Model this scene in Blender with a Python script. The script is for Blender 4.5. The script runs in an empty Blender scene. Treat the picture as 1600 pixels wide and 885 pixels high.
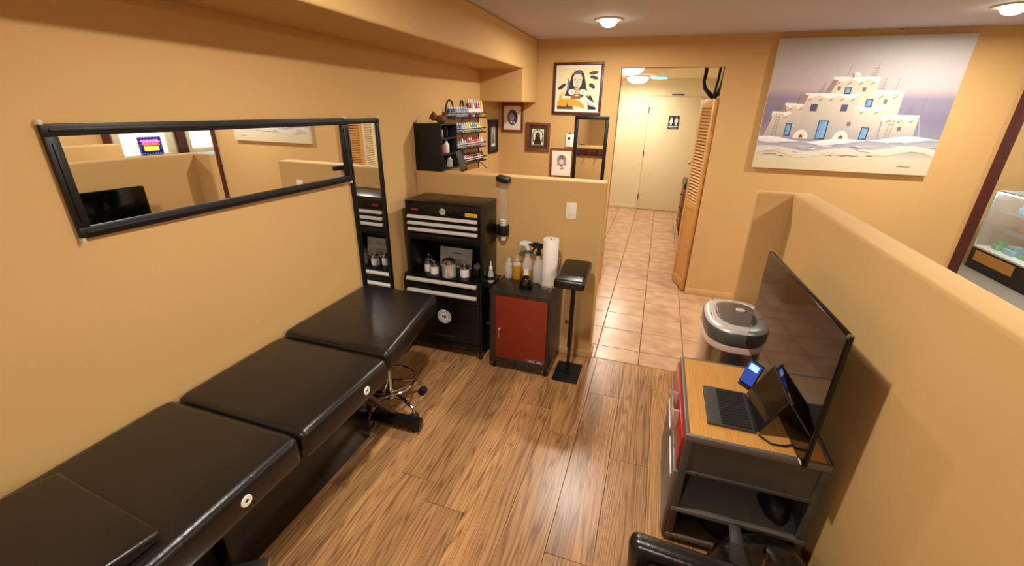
import bpy, bmesh, math, random
from mathutils import Matrix, Vector
random.seed(7)
S = bpy.context.scene
COL = S.collection
PI = math.pi
R = math.radians

# ------------------------------------------------------------------ camera, world, lights, exposure
def make_camera():
    yaw, pitch, roll, f = 0.314679, 0.388907, 0.0182400, 665.148
    fw = Vector((-math.sin(yaw)*math.cos(pitch), math.cos(yaw)*math.cos(pitch), -math.sin(pitch)))
    r = Vector((math.cos(yaw), math.sin(yaw), 0)); u = r.cross(fw)
    c, s = math.cos(roll), math.sin(roll)
    r2, u2 = c*r + s*u, -s*r + c*u
    cd = bpy.data.cameras.new('camera'); cam = bpy.data.objects.new('camera', cd); COL.objects.link(cam)
    cd.sensor_fit = 'HORIZONTAL'; cd.sensor_width = 36; cd.lens = 36*f/1600
    cd.clip_start = .02; cd.clip_end = 60
    m = Matrix((( r2.x, u2.x, -fw.x, 0), (r2.y, u2.y, -fw.y, 0), (r2.z, u2.z, -fw.z, 1.8), (0, 0, 0, 1)))
    cam.matrix_world = m
    S.camera = cam
make_camera()

W = bpy.data.worlds.new('world'); S.world = W; W.use_nodes = True
W.node_tree.nodes['Background'].inputs[0].default_value = (.90, .95, 1.0, 1)
W.node_tree.nodes['Background'].inputs[1].default_value = 1.6
S.view_settings.view_transform = 'Standard'; S.view_settings.look = 'None'
S.view_settings.gamma = 1; S.view_settings.use_curve_mapping = False
S.view_settings.exposure = 0.0

CEIL = 2.425
DOWNLIGHTS = [(-.485, 3.69), (1.90, 3.78), (-.485, 1.30), (1.90, 1.30), (-.485, -1.1), (1.90, -1.1), (4.1, 3.78), (4.1, 1.3), (3.7, 6.0)]
LAMP_W = 30.0
LAMP_COL = (1.0, .925, .82)
def area(name, loc, size, watts, col, shape='DISK', rot=(0, 0, 0), sy=None):
    l = bpy.data.lights.new(name, 'AREA'); l.shape = shape; l.size = size; l.energy = watts; l.color = col
    if sy: l.size_y = sy
    o = bpy.data.objects.new(name, l); COL.objects.link(o); o.location = loc; o.rotation_euler = rot
    return o
for x, y in DOWNLIGHTS:
    area('lamp_light', (x, y, CEIL-.062), .12, LAMP_W, LAMP_COL)
for x, y, w in [(-.5, 6.3, 19), (-.5, 8.1, 19)]:
    area('hall_light', (x, y, 2.215), .30, w, (1, .94, .85))

# ------------------------------------------------------------------ materials
def srgb(r, g=None, b=None):
    if g is None: r, g, b = r
    f = lambda c: (c/255/12.92) if c/255 <= .04045 else ((c/255+.055)/1.055)**2.4
    return (f(r), f(g), f(b), 1)
MATS = {}
def pm(name, col, rough=.5, metal=0, bump=0, bscale=200, var=0, vscale=8, trans=0, ior=1.45, emit=0, coat=0, alpha=1, spec=.5):
    """principled material with optional procedural colour variation and relief"""
    m = bpy.data.materials.new(name); m.use_nodes = True; nt = m.node_tree; n = nt.nodes; b = n['Principled BSDF']
    c = srgb(col)
    b.inputs['Base Color'].default_value = c
    b.inputs['Roughness'].default_value = rough; b.inputs['Metallic'].default_value = metal
    b.inputs['Transmission Weight'].default_value = trans; b.inputs['IOR'].default_value = ior
    b.inputs['Coat Weight'].default_value = coat; b.inputs['Alpha'].default_value = alpha
    b.inputs['Specular IOR Level'].default_value = spec
    if emit:
        b.inputs['Emission Color'].default_value = c; b.inputs['Emission Strength'].default_value = emit
    if var or bump:
        tc = n.new('ShaderNodeTexCoord')
    if var:
        nz = n.new('ShaderNodeTexNoise'); nz.inputs['Scale'].default_value = vscale; nz.inputs['Detail'].default_value = 4
        nt.links.new(tc.outputs['Object'], nz.inputs['Vector'])
        mx = n.new('ShaderNodeMix'); mx.data_type = 'RGBA'
        mx.inputs[6].default_value = tuple(v*(1-var) for v in c[:3])+(1,); mx.inputs[7].default_value = tuple(min(1, v*(1+var)) for v in c[:3])+(1,)
        nt.links.new(nz.outputs['Fac'], mx.inputs[0]); nt.links.new(mx.outputs[2], b.inputs['Base Color'])
    if bump:
        nb = n.new('ShaderNodeTexNoise'); nb.inputs['Scale'].default_value = bscale; nb.inputs['Detail'].default_value = 3
        nt.links.new(tc.outputs['Object'], nb.inputs['Vector'])
        bp = n.new('ShaderNodeBump'); bp.inputs['Strength'].default_value = bump; bp.inputs['Distance'].default_value = .002
        nt.links.new(nb.outputs['Fac'], bp.inputs['Height']); nt.links.new(bp.outputs['Normal'], b.inputs['Normal'])
    MATS[name] = m
    return m

def wood_mat(name, light, dark, rough, gscale=1.0, strip=0.0, spread=.22, bump=.15):
    """long-grained wood, grain along the object's Y axis; every object takes its own cut through the grain"""
    m = bpy.data.materials.new(name); m.use_nodes = True; nt = m.node_tree; n = nt.nodes; L = nt.links.new; b = n['Principled BSDF']
    tc = n.new('ShaderNodeTexCoord'); oi = n.new('ShaderNodeObjectInfo')
    sp = n.new('ShaderNodeSeparateXYZ'); L(tc.outputs['Object'], sp.inputs[0])
    def math_(op, a, bb=None, cc=None):
        k = n.new('ShaderNodeMath'); k.operation = op
        for i, v in enumerate((a, bb, cc)):
            if v is None: continue
            if isinstance(v, (int, float)): k.inputs[i].default_value = v
            else: L(v, k.inputs[i])
        return k.outputs[0]
    rnd = oi.outputs['Random']
    if strip:
        st = math_('FLOOR', math_('DIVIDE', sp.outputs['X'], strip))
        h = math_('FRACT', math_('MULTIPLY', math_('ADD', math_('MULTIPLY', st, .37), rnd), 7.31))
    else:
        h = rnd
    off = math_('MULTIPLY', h, 43.0)
    cx = n.new('ShaderNodeCombineXYZ')
    L(math_('ADD', math_('MULTIPLY', sp.outputs['X'], 13*gscale), off), cx.inputs[0])
    L(math_('ADD', math_('MULTIPLY', sp.outputs['Y'], .55*gscale), off), cx.inputs[1]); L(sp.outputs['Z'], cx.inputs[2])
    # broad figure -> contour rings (cathedral grain)
    nz = n.new('ShaderNodeTexNoise'); nz.inputs['Scale'].default_value = 1.0; nz.inputs['Detail'].default_value = 1.5; nz.inputs['Roughness'].default_value = .45
    L(cx.outputs[0], nz.inputs['Vector'])
    ring = math_('FRACT', math_('MULTIPLY', nz.outputs['Fac'], 17.0))
    ring = math_('PINGPONG', math_('MULTIPLY', ring, 2.0), 1.0)
    ring = math_('POWER', ring, 2.2)
    # fine pores
    c2 = n.new('ShaderNodeCombineXYZ')
    L(math_('ADD', math_('MULTIPLY', sp.outputs['X'], 160*gscale), off), c2.inputs[0]); L(math_('MULTIPLY', sp.outputs['Y'], 7*gscale), c2.inputs[1])
    fz = n.new('ShaderNodeTexNoise'); fz.inputs['Scale'].default_value = 1; fz.inputs['Detail'].default_value = 4
    L(c2.outputs[0], fz.inputs['Vector'])
    fac = math_('ADD', math_('MULTIPLY', ring, .62), math_('MULTIPLY', math_('SUBTRACT', fz.outputs['Fac'], .35), .8))
    mx = n.new('ShaderNodeMix'); mx.data_type = 'RGBA'; mx.clamp_factor = True
    mx.inputs[6].default_value = srgb(light); mx.inputs[7].default_value = srgb(dark); L(fac, mx.inputs[0])
    hv = n.new('ShaderNodeHueSaturation'); L(mx.outputs[2], hv.inputs['Color'])
    L(math_('ADD', math_('MULTIPLY', h, spread*2), 1-spread), hv.inputs['Value'])
    L(hv.outputs['Color'], b.inputs['Base Color'])
    b.inputs['Roughness'].default_value = rough
    if bump:
        bp = n.new('ShaderNodeBump'); bp.inputs['Strength'].default_value = bump; bp.inputs['Distance'].default_value = .0006
        L(fz.outputs['Fac'], bp.inputs['Height']); L(bp.outputs['Normal'], b.inputs['Normal'])
    MATS[name] = m
    return m

def art_mat():
    m = bpy.data.materials.new('art_print'); m.use_nodes = True; nt = m.node_tree; n = nt.nodes; b = n['Principled BSDF']
    a = n.new('ShaderNodeAttribute'); a.attribute_name = 'Col'
    nz = n.new('ShaderNodeTexNoise'); nz.inputs['Scale'].default_value = 60; nz.inputs['Detail'].default_value = 5
    tc = n.new('ShaderNodeTexCoord'); nt.links.new(tc.outputs['Object'], nz.inputs['Vector'])
    hv = n.new('ShaderNodeHueSaturation'); nt.links.new(a.outputs['Color'], hv.inputs['Color'])
    mr = n.new('ShaderNodeMapRange'); mr.inputs['To Min'].default_value = .93; mr.inputs['To Max'].default_value = 1.07
    nt.links.new(nz.outputs['Fac'], mr.inputs['Value']); nt.links.new(mr.outputs[0], hv.inputs['Value'])
    nt.links.new(hv.outputs['Color'], b.inputs['Base Color']); b.inputs['Roughness'].default_value = .6
    MATS['art'] = m
    return m
art_mat()

pm('wall', (201, 162, 104), .75, bump=.35, bscale=90, var=.03, vscale=3)
pm('cream', (230, 214, 178), .7, bump=.2, bscale=90)
pm('ceiling', (196, 192, 203), .85, bump=.3, bscale=120)
pm('base_paint', (208, 168, 112), .5)
pm('grout', (120, 96, 78), .9)
pm('underlay', (60, 38, 20), .9)
wood_mat('floor_wood', (192, 145, 95), (100, 60, 33), .30, 1.0, .1035)
wood_mat('desk_wood', (218, 160, 84), (196, 136, 62), .35, 1.4, 0, .03, .05)
wood_mat('louver_wood', (214, 164, 92), (190, 134, 66), .45, 1.6, 0, .04, .05)
wood_mat('dark_wood', (84, 44, 30), (52, 24, 18), .4, 2, 0, .1, .05)
wood_mat('red_wood', (126, 70, 40), (92, 46, 26), .4, 2, 0, .08, .05)
pm('leather', (26, 22, 20), .30, bump=.35, bscale=140, var=.12, vscale=5, spec=.6)
pm('leather_soft', (20, 18, 17), .27, bump=.5, bscale=60, spec=.6)
pm('black_gloss', (9, 9, 9), .22)
pm('black_paint', (12, 12, 12), .28, bump=.05, bscale=400)
pm('black_matte', (16, 16, 16), .55)
pm('rubber', (20, 20, 20), .6)
pm('chrome', (215, 212, 206), .12, 1)
pm('steel', (188, 186, 182), .28, 1)
pm('alu', (216, 214, 208), .35, .3)
pm('mirror_glass', (238, 240, 238), .012, 1)
pm('mirror_frame', (12, 11, 10), .45)
pm('gunmetal', (66, 60, 54), .38, .55, var=.12, vscale=14)
pm('desk_grey', (120, 116, 110), .42, .4, var=.06)
pm('desk_dark', (84, 81, 77), .42, .3, var=.15, vscale=10)
pm('rust_red', (128, 44, 24), .42, var=.05, vscale=5)
pm('drawer_red', (168, 40, 34), .3)
pm('clear_pull', (226, 190, 180), .15, trans=.4)
pm('white_plastic', (236, 232, 222), .4)
pm('ivory_plastic', (240, 232, 208), .4)
pm('paper', (246, 240, 230), .9, bump=.4, bscale=150)
pm('cardboard', (188, 184, 178), .6)
pm('card_light', (206, 204, 198), .6)
pm('clear_plastic', (240, 240, 236), .12, alpha=.05)
pm('glass', (240, 244, 242), .04, alpha=.14)
pm('milky_plastic', (236, 234, 226), .3, alpha=.45)
pm('amber_liquid', (216, 160, 50), .2, trans=.3, ior=1.3)
pm('teal_plastic', (70, 130, 135), .4)
pm('cotton', (240, 238, 232), .9, bump=.5, bscale=300)
pm('stick_wood', (224, 188, 132), .7)
pm('badge_yellow', (240, 196, 40), .35)
pm('badge_red', (150, 24, 28), .35)
pm('decal_white', (228, 228, 224), .45)
pm('decal_black', (20, 20, 20), .45)
pm('screen_black', (6, 6, 7), .06, spec=.6)
pm('screen_laptop', (10, 9, 9), .08)
pm('phone_screen', (30, 60, 140), .2, emit=.9)
pm('phone_card', (150, 190, 235), .2, emit=1.1)
pm('flap_grey', (44, 41, 38), .5)
pm('laptop_grey', (58, 58, 58), .5)
pm('key_black', (22, 22, 22), .5)
pm('bulb', (255, 244, 222), .3, emit=25)
pm('dome_lit', (255, 250, 238), .4, emit=11)
pm('cyan_lit', (120, 225, 240), .4, emit=1.6)
pm('trim_ring', (188, 172, 150), .5)
pm('sign_blue', (24, 40, 70), .5)
pm('post_brown', (74, 30, 24), .45, var=.15, vscale=20)
pm('canvas_edge', (226, 220, 208), .8)
pm('mat_cream', (236, 226, 198), .8)
pm('mat_dark', (66, 54, 46), .8)
pm('brown_fur', (112, 70, 46), .9, bump=.6, bscale=160, var=.35, vscale=40)
pm('gold', (212, 170, 84), .3, 1)
pm('pink_bag', (226, 196, 180), .45)
pm('lid_grey', (112, 112, 110), .3, .4)
pm('led_white', (190, 236, 255), .4, emit=22)
pm('case_goods_a', (150, 200, 215), .5); pm('case_goods_b', (220, 130, 110), .5); pm('case_goods_c', (110, 190, 130), .5); pm('case_goods_d', (232, 236, 238), .5)
pm('case_frame', (196, 214, 218), .25, .6)
pm('case_dark', (28, 24, 24), .5)
pm('wallbox_tan', (196, 150, 84), .6)
pm('sign_dark', (38, 18, 90), .3, emit=.25)
pm('neon_pink', (255, 110, 190), .3, emit=2.2); pm('neon_red', (255, 90, 80), .3, emit=2.2)
pm('neon_yellow', (255, 215, 60), .3, emit=2.4); pm('neon_blue', (70, 110, 255), .3, emit=2.2)
pm('window_casing', (226, 206, 170), .5)
pm('film_white', (240, 242, 238), .6, trans=.0, emit=.75)
pm('granite', (120, 116, 104), .35, var=.2, vscale=60)
def tile_material():
    m = pm('tile', (212, 164, 116), .24, bump=.12, bscale=30)
    nt = m.node_tree; n = nt.nodes; L = nt.links.new; b = n['Principled BSDF']
    tc = n.new('ShaderNodeTexCoord'); oi = n.new('ShaderNodeObjectInfo')
    ad = n.new('ShaderNodeVectorMath'); ad.operation = 'MULTIPLY_ADD'
    L(oi.outputs['Random'], ad.inputs[0]); ad.inputs[1].default_value = (31, 17, 5); L(tc.outputs['Object'], ad.inputs[2])
    nz = n.new('ShaderNodeTexNoise'); nz.inputs['Scale'].default_value = 7; nz.inputs['Detail'].default_value = 6; L(ad.outputs[0], nz.inputs['Vector'])
    cr = n.new('ShaderNodeValToRGB'); e = cr.color_ramp.elements
    e[0].position = .3; e[0].color = srgb(178, 136, 104); e[1].position = .7; e[1].color = srgb(206, 170, 136)
    L(nz.outputs['Fac'], cr.inputs[0]); L(cr.outputs[0], b.inputs['Base Color'])
tile_material()
M = MATS

# ------------------------------------------------------------------ mesh building
class MB:
    """collects shapes for one mesh"""
    def __init__(s): s.v = []; s.f = []; s.c = []
    def add(s, vs, fs, col=None):
        k = len(s.v); s.v += [tuple(p) for p in vs]; s.f += [tuple(i+k for i in f) for f in fs]; s.c += [col]*len(fs)
        return s
    def bm(s, bm):
        bm.verts.ensure_lookup_table(); bm.verts.index_update()
        vs = [v.co[:] for v in bm.verts]; fs = [[v.index for v in f.verts] for f in bm.faces]; bm.free()
        return s.add(vs, fs)
    def hexa(s, p8, bev=0, seg=3):
        fs = [(3, 2, 1, 0), (4, 5, 6, 7), (0, 1, 5, 4), (1, 2, 6, 5), (2, 3, 7, 6), (3, 0, 4, 7)]
        if not bev: return s.add(p8, fs)
        b = bmesh.new(); vv = [b.verts.new(p) for p in p8]
        for f in fs: b.faces.new([vv[i] for i in f])
        bmesh.ops.bevel(b, geom=b.edges[:], offset=bev, segments=seg, profile=.5, affect='EDGES', clamp_overlap=True)
        return s.bm(b)
    def box(s, x0, x1, y0, y1, z0, z1, bev=0, seg=2):
        return s.hexa([(x0, y0, z0), (x1, y0, z0), (x1, y1, z0), (x0, y1, z0), (x0, y0, z1), (x1, y0, z1), (x1, y1, z1), (x0, y1, z1)], bev, seg)
    def lathe(s, prof, c=(0, 0, 0), n=20, axis='Z', capped=True):
        vs, fs = [], []
        for r, z in prof:
            for i in range(n):
                a = 2*PI*i/n; x, y = r*math.cos(a), r*math.sin(a)
                p = (x, y, z) if axis == 'Z' else ((z, x, y) if axis == 'X' else (y, z, x))
                vs.append((p[0]+c[0], p[1]+c[1], p[2]+c[2]))
        for j in range(len(prof)-1):
            for i in range(n):
                k = (i+1) % n; fs.append((j*n+i, j*n+k, (j+1)*n+k, (j+1)*n+i))
        if capped:
            fs.append(tuple(range(n-1, -1, -1))); o = (len(prof)-1)*n; fs.append(tuple(range(o, o+n)))
        return s.add(vs, fs)
    def tube(s, pts, r, n=8, closed=False):
        pts = [Vector(p) for p in pts]; N = len(pts); vs, fs = [], []
        rr = r if isinstance(r, (list, tuple)) else [r]*N
        up = None
        for i, p in enumerate(pts):
            a = pts[(i-1) % N] if (closed or i) else p; b = pts[(i+1) % N] if (closed or i < N-1) else p
            t = (b-a).normalized()
            if up is None:
                up = t.orthogonal().normalized()
            up = (up - t*up.dot(t)).normalized(); w = t.cross(up)
            for k in range(n):
                q = 2*PI*k/n; vs.append(p+(up*math.cos(q)+w*math.sin(q))*rr[i])
        for i in range(N if closed else N-1):
            j = (i+1) % N
            for k in range(n):
                l = (k+1) % n; fs.append((i*n+k, i*n+l, j*n+l, j*n+k))
        if not closed:
            fs.append(tuple(range(n-1, -1, -1))); fs.append(tuple(range((N-1)*n, N*n)))
        return s.add(vs, fs)
    def bar(s, a, b, w, h):
        """square bar from a to b"""
        a, b = Vector(a), Vector(b); t = (b-a).normalized()
        side = t.cross(Vector((0, 0, 1)))
        side = side.normalized() if side.length > 1e-4 else Vector((1, 0, 0))
        up = side.cross(t).normalized(); vs = []
        for p in (a, b):
            for i, j in ((-1, -1), (1, -1), (1, 1), (-1, 1)): vs.append(p+side*w/2*i+up*h/2*j)
        return s.add(vs, [(3, 2, 1, 0), (4, 5, 6, 7), (0, 1, 5, 4), (1, 2, 6, 5), (2, 3, 7, 6), (3, 0, 4, 7)])
    def prism(s, poly, a, b, axis='Z'):
        """outline extruded from a to b; axis Z: (x,y), Y: (x,z), X: (y,z)"""
        def P(u, v, w): return (u, v, w) if axis == 'Z' else ((u, w, v) if axis == 'Y' else (w, u, v))
        n = len(poly); vs = [P(u, v, a) for u, v in poly]+[P(u, v, b) for u, v in poly]
        fs = [tuple(range(n-1, -1, -1)), tuple(range(n, 2*n))]+[(i, (i+1) % n, n+(i+1) % n, n+i) for i in range(n)]
        return s.add(vs, fs)
    def build(s, name, mat, parent=None, label=None, smooth=True, angle=38, loc=None, rot=None):
        me = bpy.data.meshes.new(name); me.from_pydata(s.v, [], s.f)
        b = bmesh.new(); b.from_mesh(me)
        if any(c is not None for c in s.c): pass
        else: bmesh.ops.recalc_face_normals(b, faces=b.faces[:])
        b.to_mesh(me); b.free()
        if any(c is not None for c in s.c):
            at = me.color_attributes.new('Col', 'FLOAT_COLOR', 'CORNER')
            for p, c in zip(me.polygons, s.c):
                for q, li in enumerate(p.loop_indices):
                    at.data[li].color = c[q] if isinstance(c, list) else c
        if smooth and me.polygons:
            me.polygons.foreach_set('use_smooth', [True]*len(me.polygons)); me.set_sharp_from_angle(angle=R(angle))
        me.materials.append(M[mat] if isinstance(mat, str) else mat)
        o = bpy.data.objects.new(name, me); COL.objects.link(o)
        if parent: o.parent = parent
        if label: o['label'] = label
        if loc: o.location = loc
        if rot: o.rotation_euler = rot
        return o
def tag(o, label, cat, group=None):
    o['label'] = label; o['category'] = cat
    if group: o['group'] = group
    return o
def thing(name, label, cat, loc=(0, 0, 0), rz=0, group=None, rot=None):
    o = bpy.data.objects.new(name, None); COL.objects.link(o); o.empty_display_size = .1
    o.location = loc; o.rotation_euler = rot or (0, 0, rz)
    return tag(o, label, cat, group)
def struct(name, mb, mat, label=None, parent=None, **k):
    o = mb.build(name, mat, parent, **k)
    if not parent:
        o['kind'] = 'structure'
        if label: o['label'] = label
    return o
def copy_tree(o, loc, rz=None, label=None, group=None):
    c = o.copy(); COL.objects.link(c); c.location = loc
    if rz is not None: c.rotation_euler = (0, 0, rz)
    if label: c['label'] = label
    if group: c['group'] = group
    for ch in o.children:
        d = ch.copy(); COL.objects.link(d); d.parent = c
        for g in ch.children:
            e = g.copy(); COL.objects.link(e); e.parent = d
    return c
def text_part(name, txt, size, mat, parent, loc, rot, ext=.0006, width=None):
    cu = bpy.data.curves.new(name, 'FONT'); cu.body = txt; cu.size = size; cu.align_x = 'CENTER'; cu.align_y = 'CENTER'; cu.extrude = ext; cu.resolution_u = 3
    t = bpy.data.objects.new(name+'_tmp', cu); COL.objects.link(t); bpy.context.view_layer.update()
    me = bpy.data.meshes.new_from_object(t.evaluated_get(bpy.context.evaluated_depsgraph_get()))
    bpy.data.objects.remove(t); bpy.data.curves.remove(cu)
    me.materials.clear(); me.materials.append(M[mat]); me.name = name
    if width:
        xs = [v.co.x for v in me.vertices]; k = width/(max(xs)-min(xs))
        for v in me.vertices: v.co.x *= k
    o = bpy.data.objects.new(name, me); COL.objects.link(o); o.parent = parent; o.location = loc; o.rotation_euler = rot
    return o
def ell(cx, cy, rx, ry, n=20, a0=0, a1=2*PI, rot=0):
    o = []
    for i in range(n+(0 if a1-a0 > 6.28 else 1)):
        a = a0+(a1-a0)*i/n; x, y = rx*math.cos(a), ry*math.sin(a)
        o.append((cx+x*math.cos(rot)-y*math.sin(rot), cy+x*math.sin(rot)+y*math.cos(rot)))
    return o
class Art:
    """flat print: coloured patches layered on a sheet in the XZ plane facing -Y"""
    def __init__(s, w, h): s.mb = MB(); s.w = w; s.h = h; s.k = 0
    def poly(s, pts, col):
        s.k += 1; y = -.000012*s.k; n = len(pts)
        c = [srgb(q) for q in col] if isinstance(col, list) else srgb(col)
        s.mb.add([(u*s.w, y, v*s.h) for u, v in pts], [tuple(range(n))], c)
    def line(s, a, b, t, col):
        ax, ay = a; bx, by = b; dx, dy = (bx-ax)*s.w, (by-ay)*s.h; l = math.hypot(dx, dy) or 1; nx, ny = -dy/l*t/2, dx/l*t/2
        s.poly([(ax+nx/s.w, ay+ny/s.h), (ax-nx/s.w, ay-ny/s.h), (bx-nx/s.w, by-ny/s.h), (bx+nx/s.w, by+ny/s.h)], col)
    def rect(s, x0, x1, y0, y1, col):
        s.poly([(x0, y0), (x1, y0), (x1, y1), (x0, y1)], col)

# ------------------------------------------------------------------ room shell
XL, YB, YH, XR = -1.75, 4.56, 2.93, .81
TOP = 1.351
def capwall(name, poly, top, label, bev=.016):
    b = bmesh.new(); lo = [b.verts.new((x, y, 0)) for x, y in poly]; hi = [b.verts.new((x, y, top)) for x, y in poly]; n = len(poly)
    b.faces.new(hi); b.faces.new(lo[::-1])
    for i in range(n): b.faces.new((lo[i], lo[(i+1) % n], hi[(i+1) % n], hi[i]))
    bmesh.ops.recalc_face_normals(b, faces=b.faces[:])
    es = [e for e in b.edges if max(v.co.z for v in e.verts) > top-.01 and not (abs(e.verts[0].co.z-e.verts[1].co.z) > .1 and e.calc_face_angle_signed() < 0)]
    bmesh.ops.bevel(b, geom=es, offset=bev, segments=3, profile=.5, affect='EDGES')
    return struct(name, MB().bm(b), 'wall', label)
struct('wall_left', MB().prism([(XL-.15, -2.72), (XL, -2.72), (XL, 3.0), (XL+.085, YB), (XL+.085, YB+.12), (XL-.15, YB+.12)], 0, CEIL), 'wall', 'long tan side wall carrying the two black framed mirrors')
wb = MB().box(XL+.085, -.44, YB, YB+.12, 0, CEIL).box(-.44, .46, YB, YB+.12, 2.176, CEIL).box(.46, 2.545, YB, YB+.12, 0, CEIL)
struct('wall_back', wb, 'wall', 'tan back wall with the open doorway to the hall')
capwall('wall_half', [(XL, YH), (-.305, YH), (-.305, YH+.135), (XL, YH+.135)], TOP, 'low tan partition behind the tool chest')
capwall('wall_right', [(XR, -2.6), (XR+.125, -2.6), (XR+.125, 3.08), (.615, 3.08), (.615, 3.0), (XR, 3.0)], TOP, 'low tan partition running along the right side')
capwall('wall_half_beyond', [(2.5, -2.6), (2.63, -2.6), (2.63, 3.36), (2.5, 3.36)], TOP-.005, 'low tan partition of the next booth')
sof = MB().prism([(-2.6, 2.138), (4.10, 2.138), (4.10, 1.857), (YB, 1.857), (YB, CEIL), (-2.6, CEIL)], XL, -1.260, 'X')
so = struct('trim_soffit', sof, 'wall', 'tan boxed soffit stepping down in the back corner')
bv = so.modifiers.new('round', 'BEVEL'); bv.width = .014; bv.segments = 3; bv.limit_method = 'ANGLE'
struct('ceiling', MB().box(XL-.12, 5.12, -2.72, YB+.12, CEIL, CEIL+.1).box(2.32, 5.12, YB+.12, 7.4, CEIL, CEIL+.1), 'ceiling', 'plain mauve grey ceiling')
struct('ceiling_hall', MB().box(-1.2, 2.32, YB+.12, 8.9, 2.335, CEIL+.1), 'cream', 'pale ceiling of the hall')
struct('wall_near', MB().box(XL-.12, 5.12, -2.72, -2.6, 0, CEIL), 'wall')
struct('wall_hall_left', MB().box(-1.22, -1.1, YB+.12, 8.87, 0, 2.4), 'cream')
struct('wall_hall_right', MB().box(1.0, 1.12, YB+.12, 8.87, 0, 2.4), 'cream')
struct('wall_hall_end', MB().box(-1.1, 1.0, 8.75, 8.87, 0, 2.4), 'cream', 'cream wall at the end of the hall')
struct('wall_alcove', MB().box(2.40, 2.52, YB+.12, 7.3, 0, CEIL), 'wall')
struct('wall_far', MB().box(2.32, 5.12, 7.2, 7.32, 0, CEIL), 'wall')
FS = -.28
fac = MB().box(5, 5.12, -2.6, 4.98+FS, 0, CEIL).box(5, 5.12, 4.98+FS, 5.78+FS, 0, .93).box(5, 5.12, 4.98+FS, 5.78+FS, 2.2, CEIL).box(5, 5.12, 5.78+FS, 6.12+FS, 0, CEIL)
fac.box(5, 5.12, 6.12+FS, 7.0+FS, 0, .98).box(5, 5.12, 6.12+FS, 7.0+FS, 2.2, CEIL).box(5, 5.12, 7.0+FS, 7.2, 0, CEIL)
struct('wall_facade', fac, 'wall')
for i, (a, b, z0) in enumerate([(4.98+FS, 5.78+FS, .93), (6.12+FS, 7.0+FS, .98)]):
    w = struct('window_%d' % (i+1), MB().box(5.05, 5.06, a, b, z0, 2.2), 'film_white', 'bright white window of the front room, seen in the mirror')
    f = MB()
    for y0, y1, q0, q1 in [(a-.07, a+.03, z0-.05, 2.25), (b-.03, b+.07, z0-.05, 2.25), (a+.03, b-.03, z0-.05, z0+.03), (a+.03, b-.03, 2.17, 2.25)]:
        f.box(4.97, 5.04, y0, y1, q0, q1, .006)
    f.build('window_frame', 'window_casing', w)
struct('trim_1', MB().box(4.94, 5.0, 5.90+FS, 6.06+FS, 0, CEIL, .008), 'post_brown', 'dark brown post between the front windows')
struct('trim_2', MB().box(4.94, 5.0, 4.78+FS, 4.87+FS, 0, CEIL, .008), 'post_brown')
struct('trim_3', MB().box(2.545, 2.62, 4.54, YB+.12, 0, CEIL, .008), 'post_brown', 'dark red brown wooden post at the end of the back wall')
bb = MB().box(XL, -.293, YH-.012, YH, 0, .062, .004).box(-.305, -.293, YH, YH+.135, 0, .062, .004)
struct('baseboard_half', bb, 'base_paint', 'tan baseboard of the low partition')
struct('baseboard_back', MB().box(.46, 2.52, YB-.012, YB, 0, .07, .004), 'base_paint')
struct('baseboard_right', MB().box(XR-.012, XR, -2.6, 3.0, 0, .062, .004).box(.615, XR-.012, 2.988, 3.0, 0, .062, .004), 'base_paint')
struct('baseboard_left', MB().box(XL, XL+.012, -2.6, YH-.012, 0, .062, .004), 'base_paint')
struct('baseboard_hall', MB().box(-1.1, -.30, 8.738, 8.75, 0, .07, .004), 'cream')

# floors: every plank and tile is a piece
fl = struct('floor', MB().box(XL-.12, XR+.06, -2.72, 2.945, -.06, -.004), 'underlay', 'oak strip laminate floor')
PW, PL = .207, 1.21
pmesh = MB().box(.0008, PW-.0008, .0008, PL-.0008, -.008, 0, .0012, 1)
plank0 = None
x0 = -1.897; col = 0
while x0 < XR:
    offy = [-.72, -.17, -.46, -1.02, -.28, -.86][col % 6] - 1.9 + (1.333-1.21*2+.0 if False else 0)
    if abs(x0+.862) < .01: offy = 1.333-PL*4
    if abs(x0+.448) < .01: offy = 2.02-PL*5
    y = offy
    while y < 2.945:
        a, b = max(y, -2.6), min(y+PL, 2.943); xa, xb = max(x0, XL), min(x0+PW, XR)
        if b-a > .02 and xb-xa > .01:
            if b-a > PL-.01 and xb-xa > PW-.01:
                if plank0 is None:
                    plank0 = pmesh.build('plank', 'floor_wood', fl); o = plank0
                else:
                    o = plank0.copy(); COL.objects.link(o)
                o.location = (x0, y, 0)
            else:
                MB().box(xa-x0+.0008, xb-x0-.0008, a-y+.0008, b-y-.0008, -.008, 0, .0012, 1).build('plank', 'floor_wood', fl, loc=(x0, y, 0))
        y += PL
    x0 += PW; col += 1
ft = struct('floor_tile', MB().box(XL, 1.12, 2.945, 8.87, -.06, -.006), 'grout', 'tan ceramic tile floor of the passage and hall')
TW = .3335
tx = [-.267+TW*k for k in range(-5, 5)]
ty = [2.947]+[3.152+TW*k for k in range(0, 18)]
t0 = None
for a in tx:
    for j in range(len(ty)-1):
        y0, y1 = ty[j], ty[j+1]; xa, xb = max(a, XL), min(a+TW, 1.12)
        if xb-xa < .02 or (y0 > 4.7 and (xb < -1.1 or xa > 1.0)): continue
        if xb-xa > TW-.001 and y1-y0 > TW-.001:
            if t0 is None:
                t0 = MB().box(.003, TW-.003, .003, TW-.003, -.008, 0, .002, 1).build('tile', 'tile', ft); o = t0
            else:
                o = t0.copy(); COL.objects.link(o)
            o.location = (a, y0, random.uniform(-.0006, .0006))
        else:
            MB().box(xa-a+.003, xb-a-.003, .003, y1-y0-.003, -.008, 0, .002, 1).build('tile', 'tile', ft, loc=(a, y0, 0))
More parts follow.
